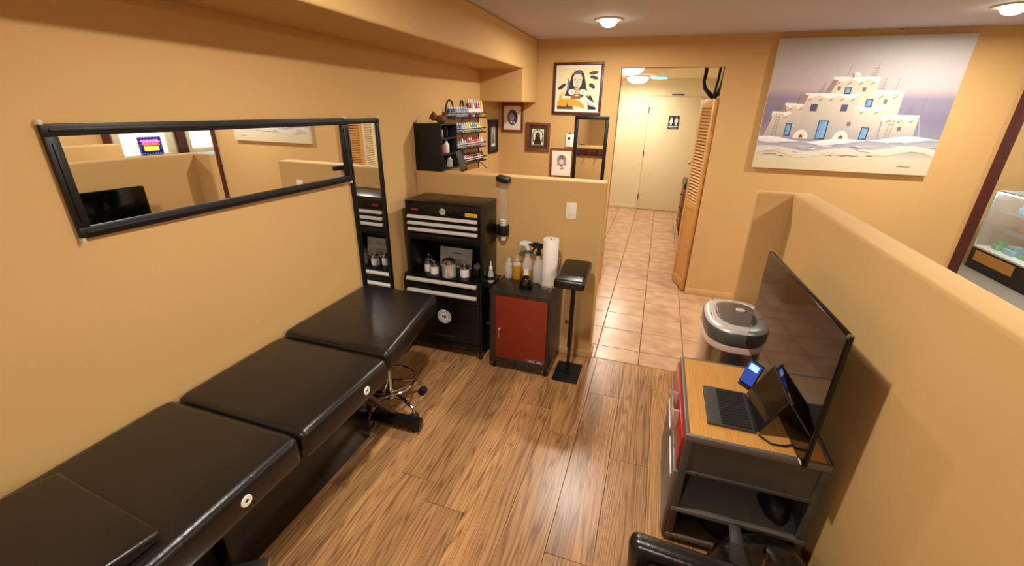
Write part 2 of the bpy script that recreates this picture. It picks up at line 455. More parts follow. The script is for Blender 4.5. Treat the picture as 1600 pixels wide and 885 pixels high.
pm('floor_grey', (150, 142, 130), .35, var=.1, vscale=30)
struct('floor_front_room', MB().box(XR+.06, 5.12, -2.72, 2.945, -.06, 0).box(1.12, 5.12, 2.945, 4.62, -.06, 0).box(2.32, 5.12, 4.62, 7.3, -.06, 0), 'floor_grey')

# ------------------------------------------------------------------ ceiling lamps
def downlight(x, y, label, grp=None):
    t = thing('downlight', label, 'ceiling light', (x, y, CEIL), 0, grp)
    MB().lathe([(.066, -.002), (.070, -.010), (.098, -.008), (.102, -.001)], n=32, capped=False).build('trim_ring', 'trim_ring', t)
    MB().lathe([(.062, -.001), (.060, -.022), (.046, -.04), (.025, -.050), (.004, -.053)], n=24).build('bulb', 'bulb', t)
for i, (x, y) in enumerate(DOWNLIGHTS[:2]):
    downlight(x, y, ['round recessed ceiling lamp above the passage by the hall doorway', 'round recessed ceiling lamp cut by the right edge of the picture'][i])
for x, y in DOWNLIGHTS[2:]:
    downlight(x, y, 'round recessed ceiling lamp behind the camera or beyond the low wall', 'ceiling lamps out of view')
for i, (x, y) in enumerate([(-.5, 6.3), (-.5, 8.1)]):
    t = thing('dome_light', ['white glass dome lamp nearest the doorway on the hall ceiling', 'white glass dome lamp at the far end of the hall ceiling'][i], 'ceiling light', (x, y, 2.335))
    MB().lathe([(.19, 0), (.19, -.018), (.175, -.02)], n=32).build('rim', 'trim_ring', t)
    MB().lathe([(.175, -.018), (.165, -.05), (.13, -.085), (.07, -.105), (.005, -.11)], n=32).build('dome', 'dome_lit', t)
t = thing('panel_light', 'small cyan glowing light on the hall ceiling', 'ceiling light', (-.16, 8.2, 2.335))
MB().lathe([(.15, 0), (.15, -.012), (.14, -.014)], n=28).build('rim', 'white_plastic', t)
MB().lathe([(.135, -.012), (.12, -.035), (.005, -.045)], n=28).build('diffuser', 'cyan_lit', t)

# ------------------------------------------------------------------ tattoo bed
bed = thing('tattoo_bed', 'long black leather tattoo bed in three padded sections along the mirrored wall', 'bed', (-1.41, 1.0, 0))
def cushion(name, p, z0, z1, bev=.035):
    """four plan corners (near-left, near-right, far-right, far-left) in world metres"""
    ox, oy = -1.41, 1.0
    q = [(x-ox, y-oy) for x, y in p]
    m = MB().hexa([(x, y, z0) for x, y in q]+[(x, y, z1) for x, y in q], bev, 5)
    o = m.build(name, 'leather', bed, angle=60)
    ins = .010; cx = sum(x for x, y in q)/4; cy = sum(y for x, y in q)/4; loop = []
    for i in range(4):
        a = Vector(q[i-1]); b = Vector(q[i]); c = Vector(q[(i+1) % 4]); r = .055
        d0 = (a-b).normalized(); d1 = (c-b).normalized(); n = (d0+d1)*ins
        for k in range(7):
            t = k/6; pt = (b+d0*r)*(1-t)**2+b*2*t*(1-t)+(b+d1*r)*t*t+n
            loop.append((pt.x, pt.y, z1-.0115))
    MB().tube(loop, .0032, 6, True).build('piping', 'black_matte', o)
    return o
cushion('foot_cushion', [(-1.735, 1.475), (-1.095, 1.475), (-1.205, 2.185), (-1.735, 2.185)], .585, .712)
cushion('seat_cushion', [(-1.735, .918), (-1.085, .918), (-1.085, 1.47), (-1.735, 1.47)], .565, .695)
cushion('back_cushion', [(-1.735, -.35), (-1.085, -.35), (-1.085, .912), (-1.735, .912)], .575, .703)
L = lambda x, y, z: (x+1.41, y-1.0, z)
def lb(m, x0, x1, y0, y1, z0, z1, bev=0): return m.box(x0+1.41, x1+1.41, y0-1, y1-1, z0, z1, bev)
lb(MB(), -1.72, -1.39, .74, 1.63, .0, .565, .006).build('base_panel', 'black_gloss', bed)
lb(MB(), -1.70, -1.46, -.25, .735, .03, .57, .006).build('base_panel', 'black_matte', bed)
lb(MB(), -1.70, -1.12, 1.722, 1.778, .022, .085, .004).build('foot_bar', 'black_paint', bed)
lb(MB(), -1.70, -1.14, -.32, -.26, .022, .085, .004).build('foot_bar', 'black_paint', bed)
for y in (1.75, -.29):
    for x in (-1.17, -1.66):
        MB().lathe([(.016, 0), (.018, .012), (.010, .016), (.010, .024)], L(x, y, 0), 14).build('levelling_foot', 'rubber', bed)
MB().bar(L(-1.15, 1.32, .585), L(-1.30, 1.75, .09), .03, .022).build('brace', 'black_paint', bed)
MB().bar(L(-1.15, .10, .59), L(-1.30, -.25, .09), .03, .022).build('brace', 'black_paint', bed)
lb(lb(MB(), -1.68, -1.13, -.30, 1.46, .552, .566), -1.68, -1.27, 1.46, 2.10, .57, .586).build('top_frame', 'black_matte', bed)
for y, z in ((1.285, .634), (.672, .642)):
    s_ = MB().lathe([(.007, .001), (.007, .004), (.018, .004), (.020, .0), (.018, -.001)], L(-1.0855, y, z), 24, 'X', capped=False).build('armrest_socket', 'white_plastic', bed, 'white plastic ring set in the bed side')
    MB().lathe([(.0072, .0), (.007, .0012)], L(-1.0855, y, z), 16, 'X').build('socket_hole', 'black_matte', s_)
pil = MB().hexa([(-.28, -.36, 0), (.24, -.36, 0), (.25, .0, 0), (-.22, .03, 0), (-.28, -.36, .085), (.24, -.36, .085), (.255, .01, .03), (-.21, .03, .06)], .022, 5).build('headrest_pillow', 'leather', None, angle=60, loc=(-1.385, .47, .7035))
tag(pil, 'flat black leather headrest pillow lying on the near end of the bed', 'pillow')
MB().tube([(.232, -.34, .070), (.245, -.15, .050), (.25, -.02, .028)], .0035, 6).build('piping', 'black_matte', pil)

# rolling stool under the bed
st = thing('rolling_stool', 'chrome based rolling stool tucked under the far end of the bed', 'stool', (-1.43, 1.90, 0))
MB().lathe([(.03, .07), (.034, .075), (.034, .13), (.024, .14), (.024, .30), (.016, .31), (.016, .44)], n=18).build('gas_lift', 'chrome', st)
MB().lathe([(.15, .44), (.17, .45), (.175, .485), (.165, .51), (.10, .52)], n=32).build('seat', 'leather', st)
MB().tube([(.165*math.cos(2*PI*i/36), .165*math.sin(2*PI*i/36), .20) for i in range(36)], .009, 8, True).build('foot_ring', 'chrome', st)
for k in range(4):
    a = PI/2*k+.4
    MB().tube([(.02*math.cos(a), .02*math.sin(a), .20), (.163*math.cos(a), .163*math.sin(a), .20)], .005, 6).build('ring_spoke', 'chrome', st)
for k in range(5):
    a = 2*PI/5*k+R(54); c, s = math.cos(a), math.sin(a)
    l_ = MB().tube([(.02*c, .02*s, .105), (.14*c, .14*s, .112), (.20*c, .20*s, .10), (.222*c, .222*s, .085), (.225*c, .225*s, .05)], [.013, .012, .011, .009, .007], 8).build('leg', 'chrome', st)
    MB().lathe([(.012, -.024), (.024, -.022), (.026, -.008), (.026, .008), (.024, .022), (.012, .024)], (.225*c, .225*s, .027), 16, 'Y').build('caster', 'rubber', l_)

# steel tray on a stand at the near side of the bed
tr = thing('tray_stand', 'brushed steel tray on a stand at the bottom edge of the picture', 'tray', (-1.02, .47, 0), R(35))
MB().box(-.11, .11, -.14, .14, .44, .456, .004).build('tray', 'steel', tr)
MB().lathe([(.012, .02), (.012, .44)], n=12).build('post', 'chrome', tr)
MB().lathe([(.11, 0), (.11, .012), (.02, .022)], n=24).build('base', 'steel', tr)

# ------------------------------------------------------------------ wall mirrors
def frame_pts(w, h, fw): return [(0, w, 0, fw), (0, w, h-fw, h), (0, fw, fw, h-fw), (w-fw, w, fw, h-fw)]
def wall_mirror(name, label, y0, y1, z0, z1, fw):
    t = thing(name, label, 'mirror', (XL+(.0005 if y1-y0 < .5 else .001), y0, z0), -.013)
    w, h = y1-y0, z1-z0
    for a, b, c, d in frame_pts(w, h, fw):
        m = MB().box(.001, .018, a, b, c, d, .003)
        if b-a > d-c: m.box(.018, .022, a+fw*.5, b-fw*.5, c+fw*.35, d-fw*.35, .001)
        else: m.box(.018, .022, a+fw*.35, b-fw*.35, c+fw*.5, d-fw*.5, .001)
        m.build('frame_rail', 'mirror_frame', t)
    MB().box(.001, .008, fw-.004, w-fw+.004, fw-.004, h-fw+.004).build('glass', 'mirror_glass', t)
    for y in (.004, w-.004):
        for z in (-.004, h+.004):
            MB().box(0, .021, y-.006, y+.006, z-.008, z+.008, .003).build('clip', 'milky_plastic', t)
wall_mirror('wide_mirror', 'wide black framed mirror hung on the tan wall above the bed', .822, 2.150, 1.384, 1.735, .036)
wall_mirror('tall_mirror', 'tall narrow black framed mirror beside the wide mirror', 2.172, 2.497, .42, 1.730, .030)

# ------------------------------------------------------------------ tool chest
tc_ = thing('tool_chest', 'black rolling tool chest with silver drawer pulls and an open nook', 'tool chest', (-1.385, 2.76, 0))
def tb(m, x0, x1, y0, y1, z0, z1, bev=0): return m.box(x0+1.385, x1+1.385, y0-2.76, y1-2.76, z0, z1, bev)
TY = 2.60
# lower cabinet
lower = tb(MB(), -1.705, -1.075, TY, 2.905, .062, .640, .004).build('lower_cabinet', 'black_paint', tc_)
for z0, z1 in ((.545, .628), (.465, .538)):
    d = tb(MB(), -1.69, -1.09, TY-.010, TY+.001, z0, z1, .002).build('drawer', 'black_paint', tc_)
    h = MB(); zt = z1-.012
    h.prism([(TY-.034-2.76, zt-.014), (TY-.010-2.76, zt-.018), (TY-.010-2.76, zt+.008), (TY-.020-2.76, zt+.008), (TY-.034-2.76, zt-.004)], -1.672+1.385, -1.108+1.385, 'X')
    h.build('drawer_pull', 'alu', d)
dr = tb(MB(), -1.69, -1.09, TY-.010, TY+.001, .130, .458, .002).build('door', 'black_paint', tc_)
MB().lathe([(.056, TY-.0105-2.76), (.056, TY-.0120-2.76)], (-1.377+1.385, 0, .332), 36, 'Y').build('decal', 'decal_white', dr, 'round white emblem sticker')
dm = MB()
for k in range(22):
    a = 2*PI*k/22; dm.lathe([(.0042, TY-.0121-2.76), (.0042, TY-.0124-2.76)], (-1.377+1.385+.046*math.cos(a), 0, .332+.046*math.sin(a)), 6, 'Y')
dm.lathe([(.036, TY-.0121-2.76), (.036, TY-.0124-2.76), (.034, TY-.0124-2.76), (.034, TY-.0121-2.76)], (-1.377+1.385, 0, .332), 30, 'Y', capped=False)
for dx in (-.012, 0, .012): dm.box(-1.377+1.385+dx-.0028, -1.377+1.385+dx+.0028, TY-.0124-2.76, TY-.0121-2.76, .315+abs(dx)*.5, .350-abs(dx)*.6)
dm.box(-.012, .028, TY-.0124-2.76, TY-.0121-2.76, .329, .335)
dm.build('decal_print', 'decal_black', dr)
tb(MB(), -1.455, -1.305, TY-.014, TY-.009, .163, .177, .002).build('door_grip', 'gunmetal', dr)
tb(MB(), -1.69, -1.09, TY-.008, TY+.001, .066, .124, .002).build('kick_drawer', 'black_paint', tc_)
tb(MB(), -1.32, -1.21, TY-.012, TY-.007, .082, .094, .001).build('latch', 'gunmetal', tc_)
tb(MB(), -1.075, -1.025, 2.64, 2.88, .600, .612, .002).build('side_tray', 'black_paint', tc_)
# upper chest: back, sides, top block with drawers, all round an open nook
tb(MB(), -1.655, -1.640, TY+.015, 2.905, .640, .915, .002).build('side_panel', 'black_paint', tc_)
tb(MB(), -1.090, -1.075, TY+.015, 2.905, .640, .915, .002).build('side_panel', 'black_paint', tc_)
tb(MB(), -1.640, -1.090, 2.893, 2.905, .640, .915).build('back_panel', 'black_paint', tc_)
tb(MB(), -1.655, -1.075, TY+.005, 2.905, .915, 1.193, .004).build('upper_chest', 'black_paint', tc_)
tb(MB(), -1.657, -1.073, TY+.000, 2.907, 1.187, 1.195, .003).build('lid', 'black_paint', tc_)
fpan = tb(MB(), -1.630, -1.100, TY-.004, TY+.006, 1.105, 1.184, .002).build('front_panel', 'black_paint', tc_)
for zc in (1.088, 1.042, .996):
    d = tb(MB(), -1.635, -1.093, TY-.004, TY+.006, zc-.028, zc+.014, .002).build('drawer', 'black_paint', tc_)
    MB().prism([(TY-.026-2.76, zc-.010), (TY-.004-2.76, zc-.013), (TY-.004-2.76, zc+.009), (TY-.014-2.76, zc+.009), (TY-.026-2.76, zc-.001)], -1.630+1.385, -1.098+1.385, 'X').build('drawer_pull', 'alu', d)
tb(MB(), -1.635, -1.093, TY-.002, TY+.006, .918, .962, .002).build('lower_rail', 'black_paint', tc_)
bg = tb(MB(), -1.187, -1.101, TY-.0075, TY-.0035, 1.116, 1.140, .0015).build('badge', 'badge_yellow', fpan, 'yellow maker badge')
text_part('badge_text', 'STANLEY', .016, 'decal_black', fpan, (-1.144+1.385, TY-.0079-2.76, 1.128), (PI/2, 0, 0), .0003, .070)
tb(MB(), -1.603, -1.547, TY-.0065, TY-.0035, 1.127, 1.144, .0015).build('red_badge', 'badge_red', fpan, 'small dark red badge')
gm = MB().lathe([(.017, TY-.0040-2.76), (.017, TY-.0065-2.76)], (-1.357+1.385, 0, 1.136), 24, 'Y')
for k in range(8):
    a = 2*PI*k/8; gm.lathe([(.006, TY-.0040-2.76), (.006, TY-.0065-2.76)], (-1.357+1.385+.017*math.cos(a), 0, 1.136+.017*math.sin(a)), 10, 'Y')
gm.build('emblem', 'decal_white', fpan, 'small white gear shaped sticker')
MB().lathe([(.011, TY-.0066-2.76), (.011, TY-.0068-2.76), (.009, TY-.0068-2.76), (.009, TY-.0066-2.76)], (.028, 0, 1.136), 20, 'Y', capped=False).box(.022, .034, TY-.0068-2.76, TY-.0066-2.76, 1.133, 1.139).build('emblem_print', 'decal_black', fpan)
def caster(parent, x, y, r, w, ztop, mat='steel'):
    c = MB().box(x-w*.75, x+w*.75, y-.015, y+.015, ztop-.006, ztop, .001).box(x-w*.75, x-w*.6, y-r*.5, y+r*.5, r*.8, ztop-.004, .001).box(x+w*.6, x+w*.75, y-r*.5, y+r*.5, r*.8, ztop-.004, .001).build('caster', mat, parent)
    MB().lathe([(r*.55, -w/2), (r, -w*.4), (r, w*.4), (r*.55, w/2)], (x, y, r), 18, 'X').build('wheel', 'rubber', c)
for x in (-.30, .29):
    for y in (-.135, .11): caster(tc_, x, y, .028, .024, .063)

# what stands in the nook
def jar(name, label, x, y, r, h, body, lid, fill=None, lidh=.022, knob=True, z=.6405, grp=None, fh=.8):
    t = thing(name, label, 'jar', (x, y, z), 0, grp)
    MB().lathe([(r*.86, 0), (r, .006), (r, h-.012), (r*.84, h), (r*.80, h), (r*.92, h-.014), (r*.92, .008), (.001, .006)], n=24).build('body', body, t)
    if fill: MB().lathe([(r*.88, .008), (r*.88, h*fh), (r*.5, h*fh+.006), (.001, h*fh+.004)], n=20).build('contents', fill, t)
    m = MB().lathe([(r*.88, h), (r*.92, h+.003), (r*.92, h+lidh*.7), (r*.7, h+lidh), (.002, h+lidh)], n=24)
    if knob: m.lathe([(.005, h+lidh), (.009, h+lidh+.008), (.007, h+lidh+.014), (.001, h+lidh+.015)], n=14)
    m.build('lid', lid, t)
    return t
jar('glass_jar', 'small glass jar with metal lid at the back left of the nook', -1.600, 2.80, .032, .065, 'glass', 'steel', 'cotton')
jar('glass_jar', 'leftmost small glass jar of cotton in front in the nook', -1.545, 2.69, .032, .068, 'glass', 'steel', 'cotton')
jar('glass_jar', 'small glass jar of cotton just left of the stick jar', -1.475, 2.655, .034, .068, 'glass', 'steel', 'cotton')
sj = jar('stick_jar', 'large glass jar of wooden sticks in the middle of the nook', -1.350, 2.645, .052, .105, 'glass', 'steel', None, .032, False)
random.seed(3)
for k in range(26):
    a = random.uniform(0, 6.28); r0 = random.uniform(0, .036); b = random.uniform(0, 6.28); r1 = random.uniform(0, .038)
    MB().bar((r0*math.cos(a), r0*math.sin(a), .009), (r1*math.cos(b), r1*math.sin(b), random.uniform(.075, .096)), .0075, .002).build('stick', 'stick_wood', sj)
jar('glass_jar', 'small glass jar of white pads just right of the stick jar', -1.238, 2.675, .037, .070, 'glass', 'steel', 'cotton')
jar('dark_jar', 'dark glass jar with grey lid at the right end of the nook', -1.150, 2.715, .034, .072, 'black_gloss', 'lid_grey', None)
cd_ = MB().box(-.137, .137, -.004, .004, 0, .155, .001).build('printed_card', 'cardboard', None, loc=(-1.392, 2.845, .6405), rot=(R(-8), 0, 0))
tag(cd_, 'grey printed card leaning behind the jars in the nook', 'card')
MB().box(-.135, .135, -.0046, -.004, .004, .085).build('lower_band', 'card_light', cd_)
pl = MB().box(-.045, .045, -.0048, -.0042, .108, .113)
for k in range(6): pl.box(-.02, .11, -.0052, -.0046, .018+k*.010, .020+k*.010)
pl.build('print_lines', 'gunmetal', cd_)
sq = thing('squeeze_bottle', 'small white crumpled bottle between the tool chest and the red cabinet', 'bottle', (-1.050, 2.72, .6125), 0)
MB().lathe([(.020, 0), (.024, .01), (.022, .06), (.016, .085), (.012, .10)], n=14).build('body', 'milky_plastic', sq)
MB().lathe([(.013, .10), (.013, .118), (.006, .124), (.004, .16), (.002, .162)], n=12).build('nozzle', 'white_plastic', sq)
MB().lathe([(.0245, .022), (.0238, .045)], n=14, capped=False).build('label_band', 'decal_black', sq)

# ------------------------------------------------------------------ red door cabinet
rc = thing('red_cabinet', 'grey metal cabinet on casters with a rust red door', 'cabinet', (-.765, 2.70, 0))
def rb(m, x0, x1, y0, y1, z0, z1, bev=0): return m.box(x0+.765, x1+.765, y0-2.70, y1-2.70, z0, z1, bev)
rb(MB(), -.985, -.545, 2.535, 2.872, .066, .622, .004).build('body', 'gunmetal', rc)
rb(MB(), -.990, -.540, 2.528, 2.878, .622, .635, .004).build('top', 'gunmetal', rc)
for x0, x1, z0, z1 in ((-.985, -.946, .066, .622), (-.566, -.545, .066, .622), (-.946, -.566, .066, .108), (-.946, -.566, .606, .622)):
    rb(MB(), x0, x1, 2.526, 2.536, z0, z1, .002).build('front_rail', 'gunmetal', rc)
rd = rb(MB(), -.944, -.568, 2.527, 2.535, .110, .604, .002).build('door', 'rust_red', rc, 'rust red painted metal door')
hd = MB().lathe([(.012, 2.527-2.70), (.012, 2.521-2.70), (.007, 2.518-2.70)], (-.912+.765, 0, .350), 16, 'Y')
hd.tube([(-.147, -.182, .350), (-.145, -.196, .345), (-.143, -.198, .32), (-.146, -.192, .29), (-.149, -.188, .275)], [.006, .007, .006, .005, .006], 8)
hd.build('handle', 'chrome', rd)
rb(MB(), -.700, -.585, 2.5255, 2.527, .116, .136, .0005).build('name_plate', 'decal_black', rd)
np_ = MB().box(-.700+.765, -.585+.765, 2.525-2.70, 2.5256-2.70, .1345, .136).box(-.700+.765, -.585+.765, 2.525-2.70, 2.5256-2.70, .116, .1175)
for x in (-.700, -.5865): np_.box(x+.765, x+.7665, 2.525-2.70, 2.5256-2.70, .116, .136)
for k in range(8):
    if k != 4: np_.box(-.686+.765+k*.0115, -.679+.765+k*.0115, 2.525-2.70, 2.5256-2.70, .122, .130)
np_.build('name_plate_print', 'card_light', rd)
for z in (.53, .18): rb(MB(), -.569, -.563, 2.522, 2.530, z-.02, z+.02, .001).build('hinge', 'gunmetal', rc)
rb(MB(), -1.02, -.985, 2.55, 2.57, .352, .372, .003).build('side_latch', 'gunmetal', rc)
for x in (-.195, .195):
    for y in (-.13, .14): caster(rc, x, y, .026, .022, .067, 'steel')
ZT = .6355
def bottle(name, label, x, y, prof, mat, grp=None):
    t = thing(name, label, 'bottle', (x, y, ZT), 0, grp)
    MB().lathe(prof, n=22).build('body', mat, t)
    return t
t = bottle('clear_bottle', 'short clear plastic bottle at the left back of the red cabinet top', -.940, 2.805, [(.026, 0), (.030, .006), (.030, .085), (.028, .092), (.030, .098), (.026, .112), (.014, .122), (.014, .128)], 'milky_plastic')
MB().lathe([(.0145, .126), (.0145, .142), (.007, .146), (.004, .165)], n=14).build('cap', 'milky_plastic', t)
t = bottle('soap_bottle', 'bottle of amber liquid soap beside the clear bottle', -.875, 2.795, [(.030, 0), (.034, .006), (.034, .112), (.030, .126), (.015, .136), (.015, .142)], 'amber_liquid')
MB().lathe([(.0345, .110), (.0335, .118), (.0295, .1275), (.017, .1365)], n=22, capped=False).build('empty_top', 'milky_plastic', t)
MB().lathe([(.016, .140), (.016, .152), (.008, .156), (.0045, .185)], n=14).build('cap', 'milky_plastic', t)
def spray(label, x, y, head, collar, trig, liquid, rz):
    t = thing('spray_bottle', label, 'spray bottle', (x, y, ZT), rz, 'spray bottles on the red cabinet')
    MB().lathe([(.034, 0), (.038, .006), (.038, .125), (.030, .155), (.017, .180), (.015, .205)], n=24).build('body', 'milky_plastic', t)
    if liquid: MB().lathe([(.0375, .004), (.0384, .008), (.0384, .080), (.03, .080)], n=24).build('liquid_band', 'amber_liquid', t)
    MB().lathe([(.018, .203), (.019, .206), (.019, .226), (.015, .230)], n=18).build('collar', collar, t)
    MB().prism([(-.040, .262), (-.062, .272), (-.062, .282), (-.028, .294), (.022, .286), (.036, .270), (.034, .260), (.016, .252), (.014, .228), (-.010, .228), (-.012, .254)], -.011, .011, 'Y').build('head', head, t)
    MB().prism([(-.020, .262), (-.034, .262), (-.052, .222), (-.060, .214), (-.052, .211), (-.040, .224), (-.018, .256)], -.006, .006, 'Y').build('trigger', trig, t)
    MB().lathe([(.007, 0), (.008, .004), (.008, .012)], (-.072, 0, .277), 10, 'X').build('nozzle', trig, t)
    return t
t = spray('clear spray bottle with white and teal trigger head', -.800, 2.812, 'white_plastic', 'teal_plastic', 'teal_plastic', True, .25)
MB().box(-.022, .012, -.0400, -.0385, .045, .095, .0).build('label_patch', 'white_plastic', t)
spray('clear spray bottle with black trigger head', -.715, 2.795, 'black_matte', 'black_matte', 'black_matte', False, .15)
dm = thing('black_dome', 'small glossy black domed dispenser at the front of the red cabinet top', 'dispenser', (-.757, 2.640, ZT))
MB().lathe([(.045, 0), (.047, .008), (.046, .030), (.038, .066), (.024, .088), (.008, .097), (.001, .098)], n=24).build('shell', 'black_gloss', dm)
MB().lathe([(.013, 0), (.013, -.006), (.009, -.008)], (0, -.040, .048), 16, 'Y').build('button', 'gunmetal', dm)
MB().lathe([(.0475, .006), (.049, .003), (.049, 0)], n=24).build('foot', 'rubber', dm)
pt = thing('paper_towel_holder', 'steel paper towel holder with a hexagonal base', 'towel holder', (-.618, 2.745, ZT))
MB().lathe([(.074, 0), (.076, .006), (.074, .014), (.05, .018)], n=6).build('base', 'chrome', pt, smooth=False)
MB().lathe([(.006, .016), (.006, .345), (.008, .347), (.003, .350)], n=14).build('post', 'chrome', pt)
MB().tube([(.066, .03, .012), (.066, .03, .19), (.064, .03, .20)], .0035, 8).build('tension_arm', 'chrome', pt)
MB().lathe([(.006, 0), (.007, .006), (.004, .012)], (.065, .03, .198), 12).build('arm_tip', 'chrome', pt)
ro = MB().lathe([(.019, .0), (.053, .0), (.0545, .004), (.0545, .324), (.053, .328), (.019, .328), (.018, .32), (.018, .01), (.019, 0)], n=32, capped=False).build('paper_towel_roll', 'paper', None, loc=(-.618, 2.745, ZT+.0185))
tag(ro, 'white roll of paper towel standing on the steel holder', 'paper towel')

# ------------------------------------------------------------------ armrest stand
ar = thing('armrest_stand', 'black tattoo armrest on a post with a square floor plate', 'armrest', (-.425, 2.665, 0))
MB().box(-.092, .092, -.127, .127, 0, .010, .004).build('base_plate', 'black_matte', ar)
MB().box(-.020, .020, -.02, .02, .009, .028, .003).build('socket', 'black_matte', ar)
MB().box(-.011, .011, -.011, .011, .02, .40, .002).build('lower_post', 'black_paint', ar)
MB().box(-.015, .015, -.015, .015, .22, .735, .002).build('post', 'black_paint', ar)
MB().box(-.004, .004, -.0125, -.0108, .05, .21).build('slot', 'gunmetal', ar)
MB().lathe([(.006, -.014), (.006, -.028), (.013, -.030), (.013, -.042)], (0, 0, .415), 12, 'X').build('clamp_knob', 'black_matte', ar)
a_ = [(-.108, -.185), (.098, -.185), (.092, .145), (-.098, .145)]
MB().hexa([(x, y, .735+(y+.165)*.10) for x, y in a_]+[(x*(.98), y, .800+(y+.165)*.13) for x, y in a_], .022, 5).build('pad', 'leather', ar, angle=60)
MB().box(-.06, .06, -.10, .09, .728, .745, .003).build('pad_plate', 'black_paint', ar)

# ------------------------------------------------------------------ on the half wall
cdp = thing('cup_dispenser', 'clear tube cup dispenser with black cap and band on the half wall', 'cup dispenser', (-1.015, YH, 0))
MB().lathe([(.037, .955), (.037, 1.335), (.0355, 1.335), (.0355, .955)], (0, -.043, 0), 24, capped=False).build('tube', 'clear_plastic', cdp)
MB().hexa([(-.040, -.088, 1.325), (.042, -.088, 1.312), (.042, -.002, 1.312), (-.040, -.002, 1.325), (-.046, -.096, 1.362), (.046, -.092, 1.345), (.046, -.002, 1.352), (-.046, -.002, 1.368)], .008, 2).build('cap', 'black_matte', cdp)
MB().lathe([(.040, .932), (.041, .935), (.041, 1.005), (.040, 1.008), (.0375, 1.008), (.0375, .932)], (0, -.043, 0), 24, capped=False).build('band', 'black_matte', cdp)
MB().box(-.056, -.035, -.055, -.001, .938, 1.003, .003).build('bracket', 'black_matte', cdp)
cst = thing('paper_cup_stack', 'stack of small white paper cups inside the clear dispenser tube', 'cups', (-1.015, YH-.043, .892))
for k in range(8):
    MB().lathe([(.019, 0), (.026, .052), (.0275, .054), (.026, .056), (.0175, .004), (.001, .004)], n=20, capped=False).build('cup', 'white_plastic', cst, loc=(0, 0, .014*k))
sw = thing('light_switch', 'ivory rocker light switch on the half wall', 'switch', (-.528, YH, 1.146))
MB().box(-.037, .037, -.006, 0, -.058, .058, .003).build('plate', 'ivory_plastic', sw)
MB().box(-.017, .017, -.010, -.005, -.034, .034, .002).build('rocker', 'white_plastic', sw)

# black cubby with small supplies, on the corner of the half wall
cb = thing('wall_cubby', 'black open sided box cabinet in the corner on top of the half wall', 'cabinet', (-1.748, 2.95, TOP+.002))
CW, CD, CH = .225, .27, .335
MB().box(0, CW, 0, .012, 0, CH, .002).build('side_panel', 'black_matte', cb)
MB().box(0, CW, CD-.012, CD, 0, CH, .002).build('side_panel', 'black_matte', cb)
MB().box(0, .01, .012, CD-.012, 0, CH).build('back_panel', 'black_matte', cb)
for z in (0, .11, .225, CH-.012): MB().box(.01, CW-.003, .012, CD-.012, z, z+.012, .001).build('shelf', 'black_matte', cb)
def small_bottle(name, label, loc, r, h, mat, cap, grp):
    t = thing(name, label, 'bottle', loc, 0, grp)
    MB().lathe([(r*.92, 0), (r, .003), (r, h*.68), (r*.5, h*.8), (r*.45, h*.84)], n=14).build('body', mat, t)
    MB().lathe([(r*.5, h*.82), (r*.5, h*.92), (r*.22, h)], n=12).build('cap', cap, t)
    return t
gz = 'supplies in the black cubby'
bx_, by_, bz_ = -1.748, 2.95, TOP+.002
small_bottle('steel_flask', 'shiny steel flask on the top shelf of the black cubby', (bx_+.185, by_+.06, bz_+.2375), .026, .082, 'chrome', 'steel', gz)
small_bottle('dark_bottle', 'dark bottle beside the steel flask in the black cubby', (bx_+.185, by_+.14, bz_+.2375), .024, .080, 'black_gloss', 'black_matte', gz)
small_bottle('red_bottle', 'red bottle on the middle shelf of the black cubby', (bx_+.185, by_+.06, bz_+.1225), .024, .088, 'badge_red', 'badge_red', gz)
small_bottle('white_bottle', 'white bottle on the middle shelf of the black cubby', (bx_+.185, by_+.15, bz_+.1225), .024, .092, 'white_plastic', 'white_plastic', gz)
small_bottle('clear_vial', 'clear vial on the lowest shelf of the black cubby', (bx_+.185, by_+.20, bz_+.0125), .022, .085, 'milky_plastic', 'steel', gz)
small_bottle('dark_vial', 'dark vial on the lowest shelf of the black cubby', (bx_+.185, by_+.08, bz_+.0125), .024, .088, 'black_gloss', 'black_matte', gz)
ph = MB().box(-.026, .026, -.006, .006, 0, .165, .004).build('leaning_frame', 'black_gloss', None, loc=(-1.372, 3.01, TOP+.008), rot=(R(-12), R(-17), R(25)))
tag(ph, 'slim black frame leaning on the half wall in front of the ink rack', 'frame')
MB().box(-.021, .021, -.0066, -.006, .012, .153).build('face', 'gunmetal', ph)
fg = thing('plush_figurine', 'small brown furry animal figurine on top of the black cubby', 'figurine', (-1.605, 3.06, TOP+.002+CH), .5)
def blob(c, r, n=10):
    m = MB(); m.lathe([(max(.0005, r[0]*math.sin(PI*i/n)), -math.cos(PI*i/n)*r[2]) for i in range(n+1)], c, 14); 
    m.v = [(c[0]+(x-c[0]), c[1]+(y-c[1])*r[1]/r[0], z) for x, y, z in m.v]; return m
blob((.025, 0, .030), (.042, .030, .030)).build('body', 'brown_fur', fg, angle=80)
blob((-.028, 0, .046), (.028, .026, .028)).build('head', 'brown_fur', fg, angle=80)
for y in (-.018, .018): blob((-.028, y, .073), (.011, .007, .012)).build('ear', 'brown_fur', fg, angle=80)
blob((-.052, 0, .038), (.012, .012, .010)).build('muzzle', 'brown_fur', fg, angle=80)
blob((.058, 0, .056), (.012, .010, .022)).build('tail', 'brown_fur', fg, angle=80)

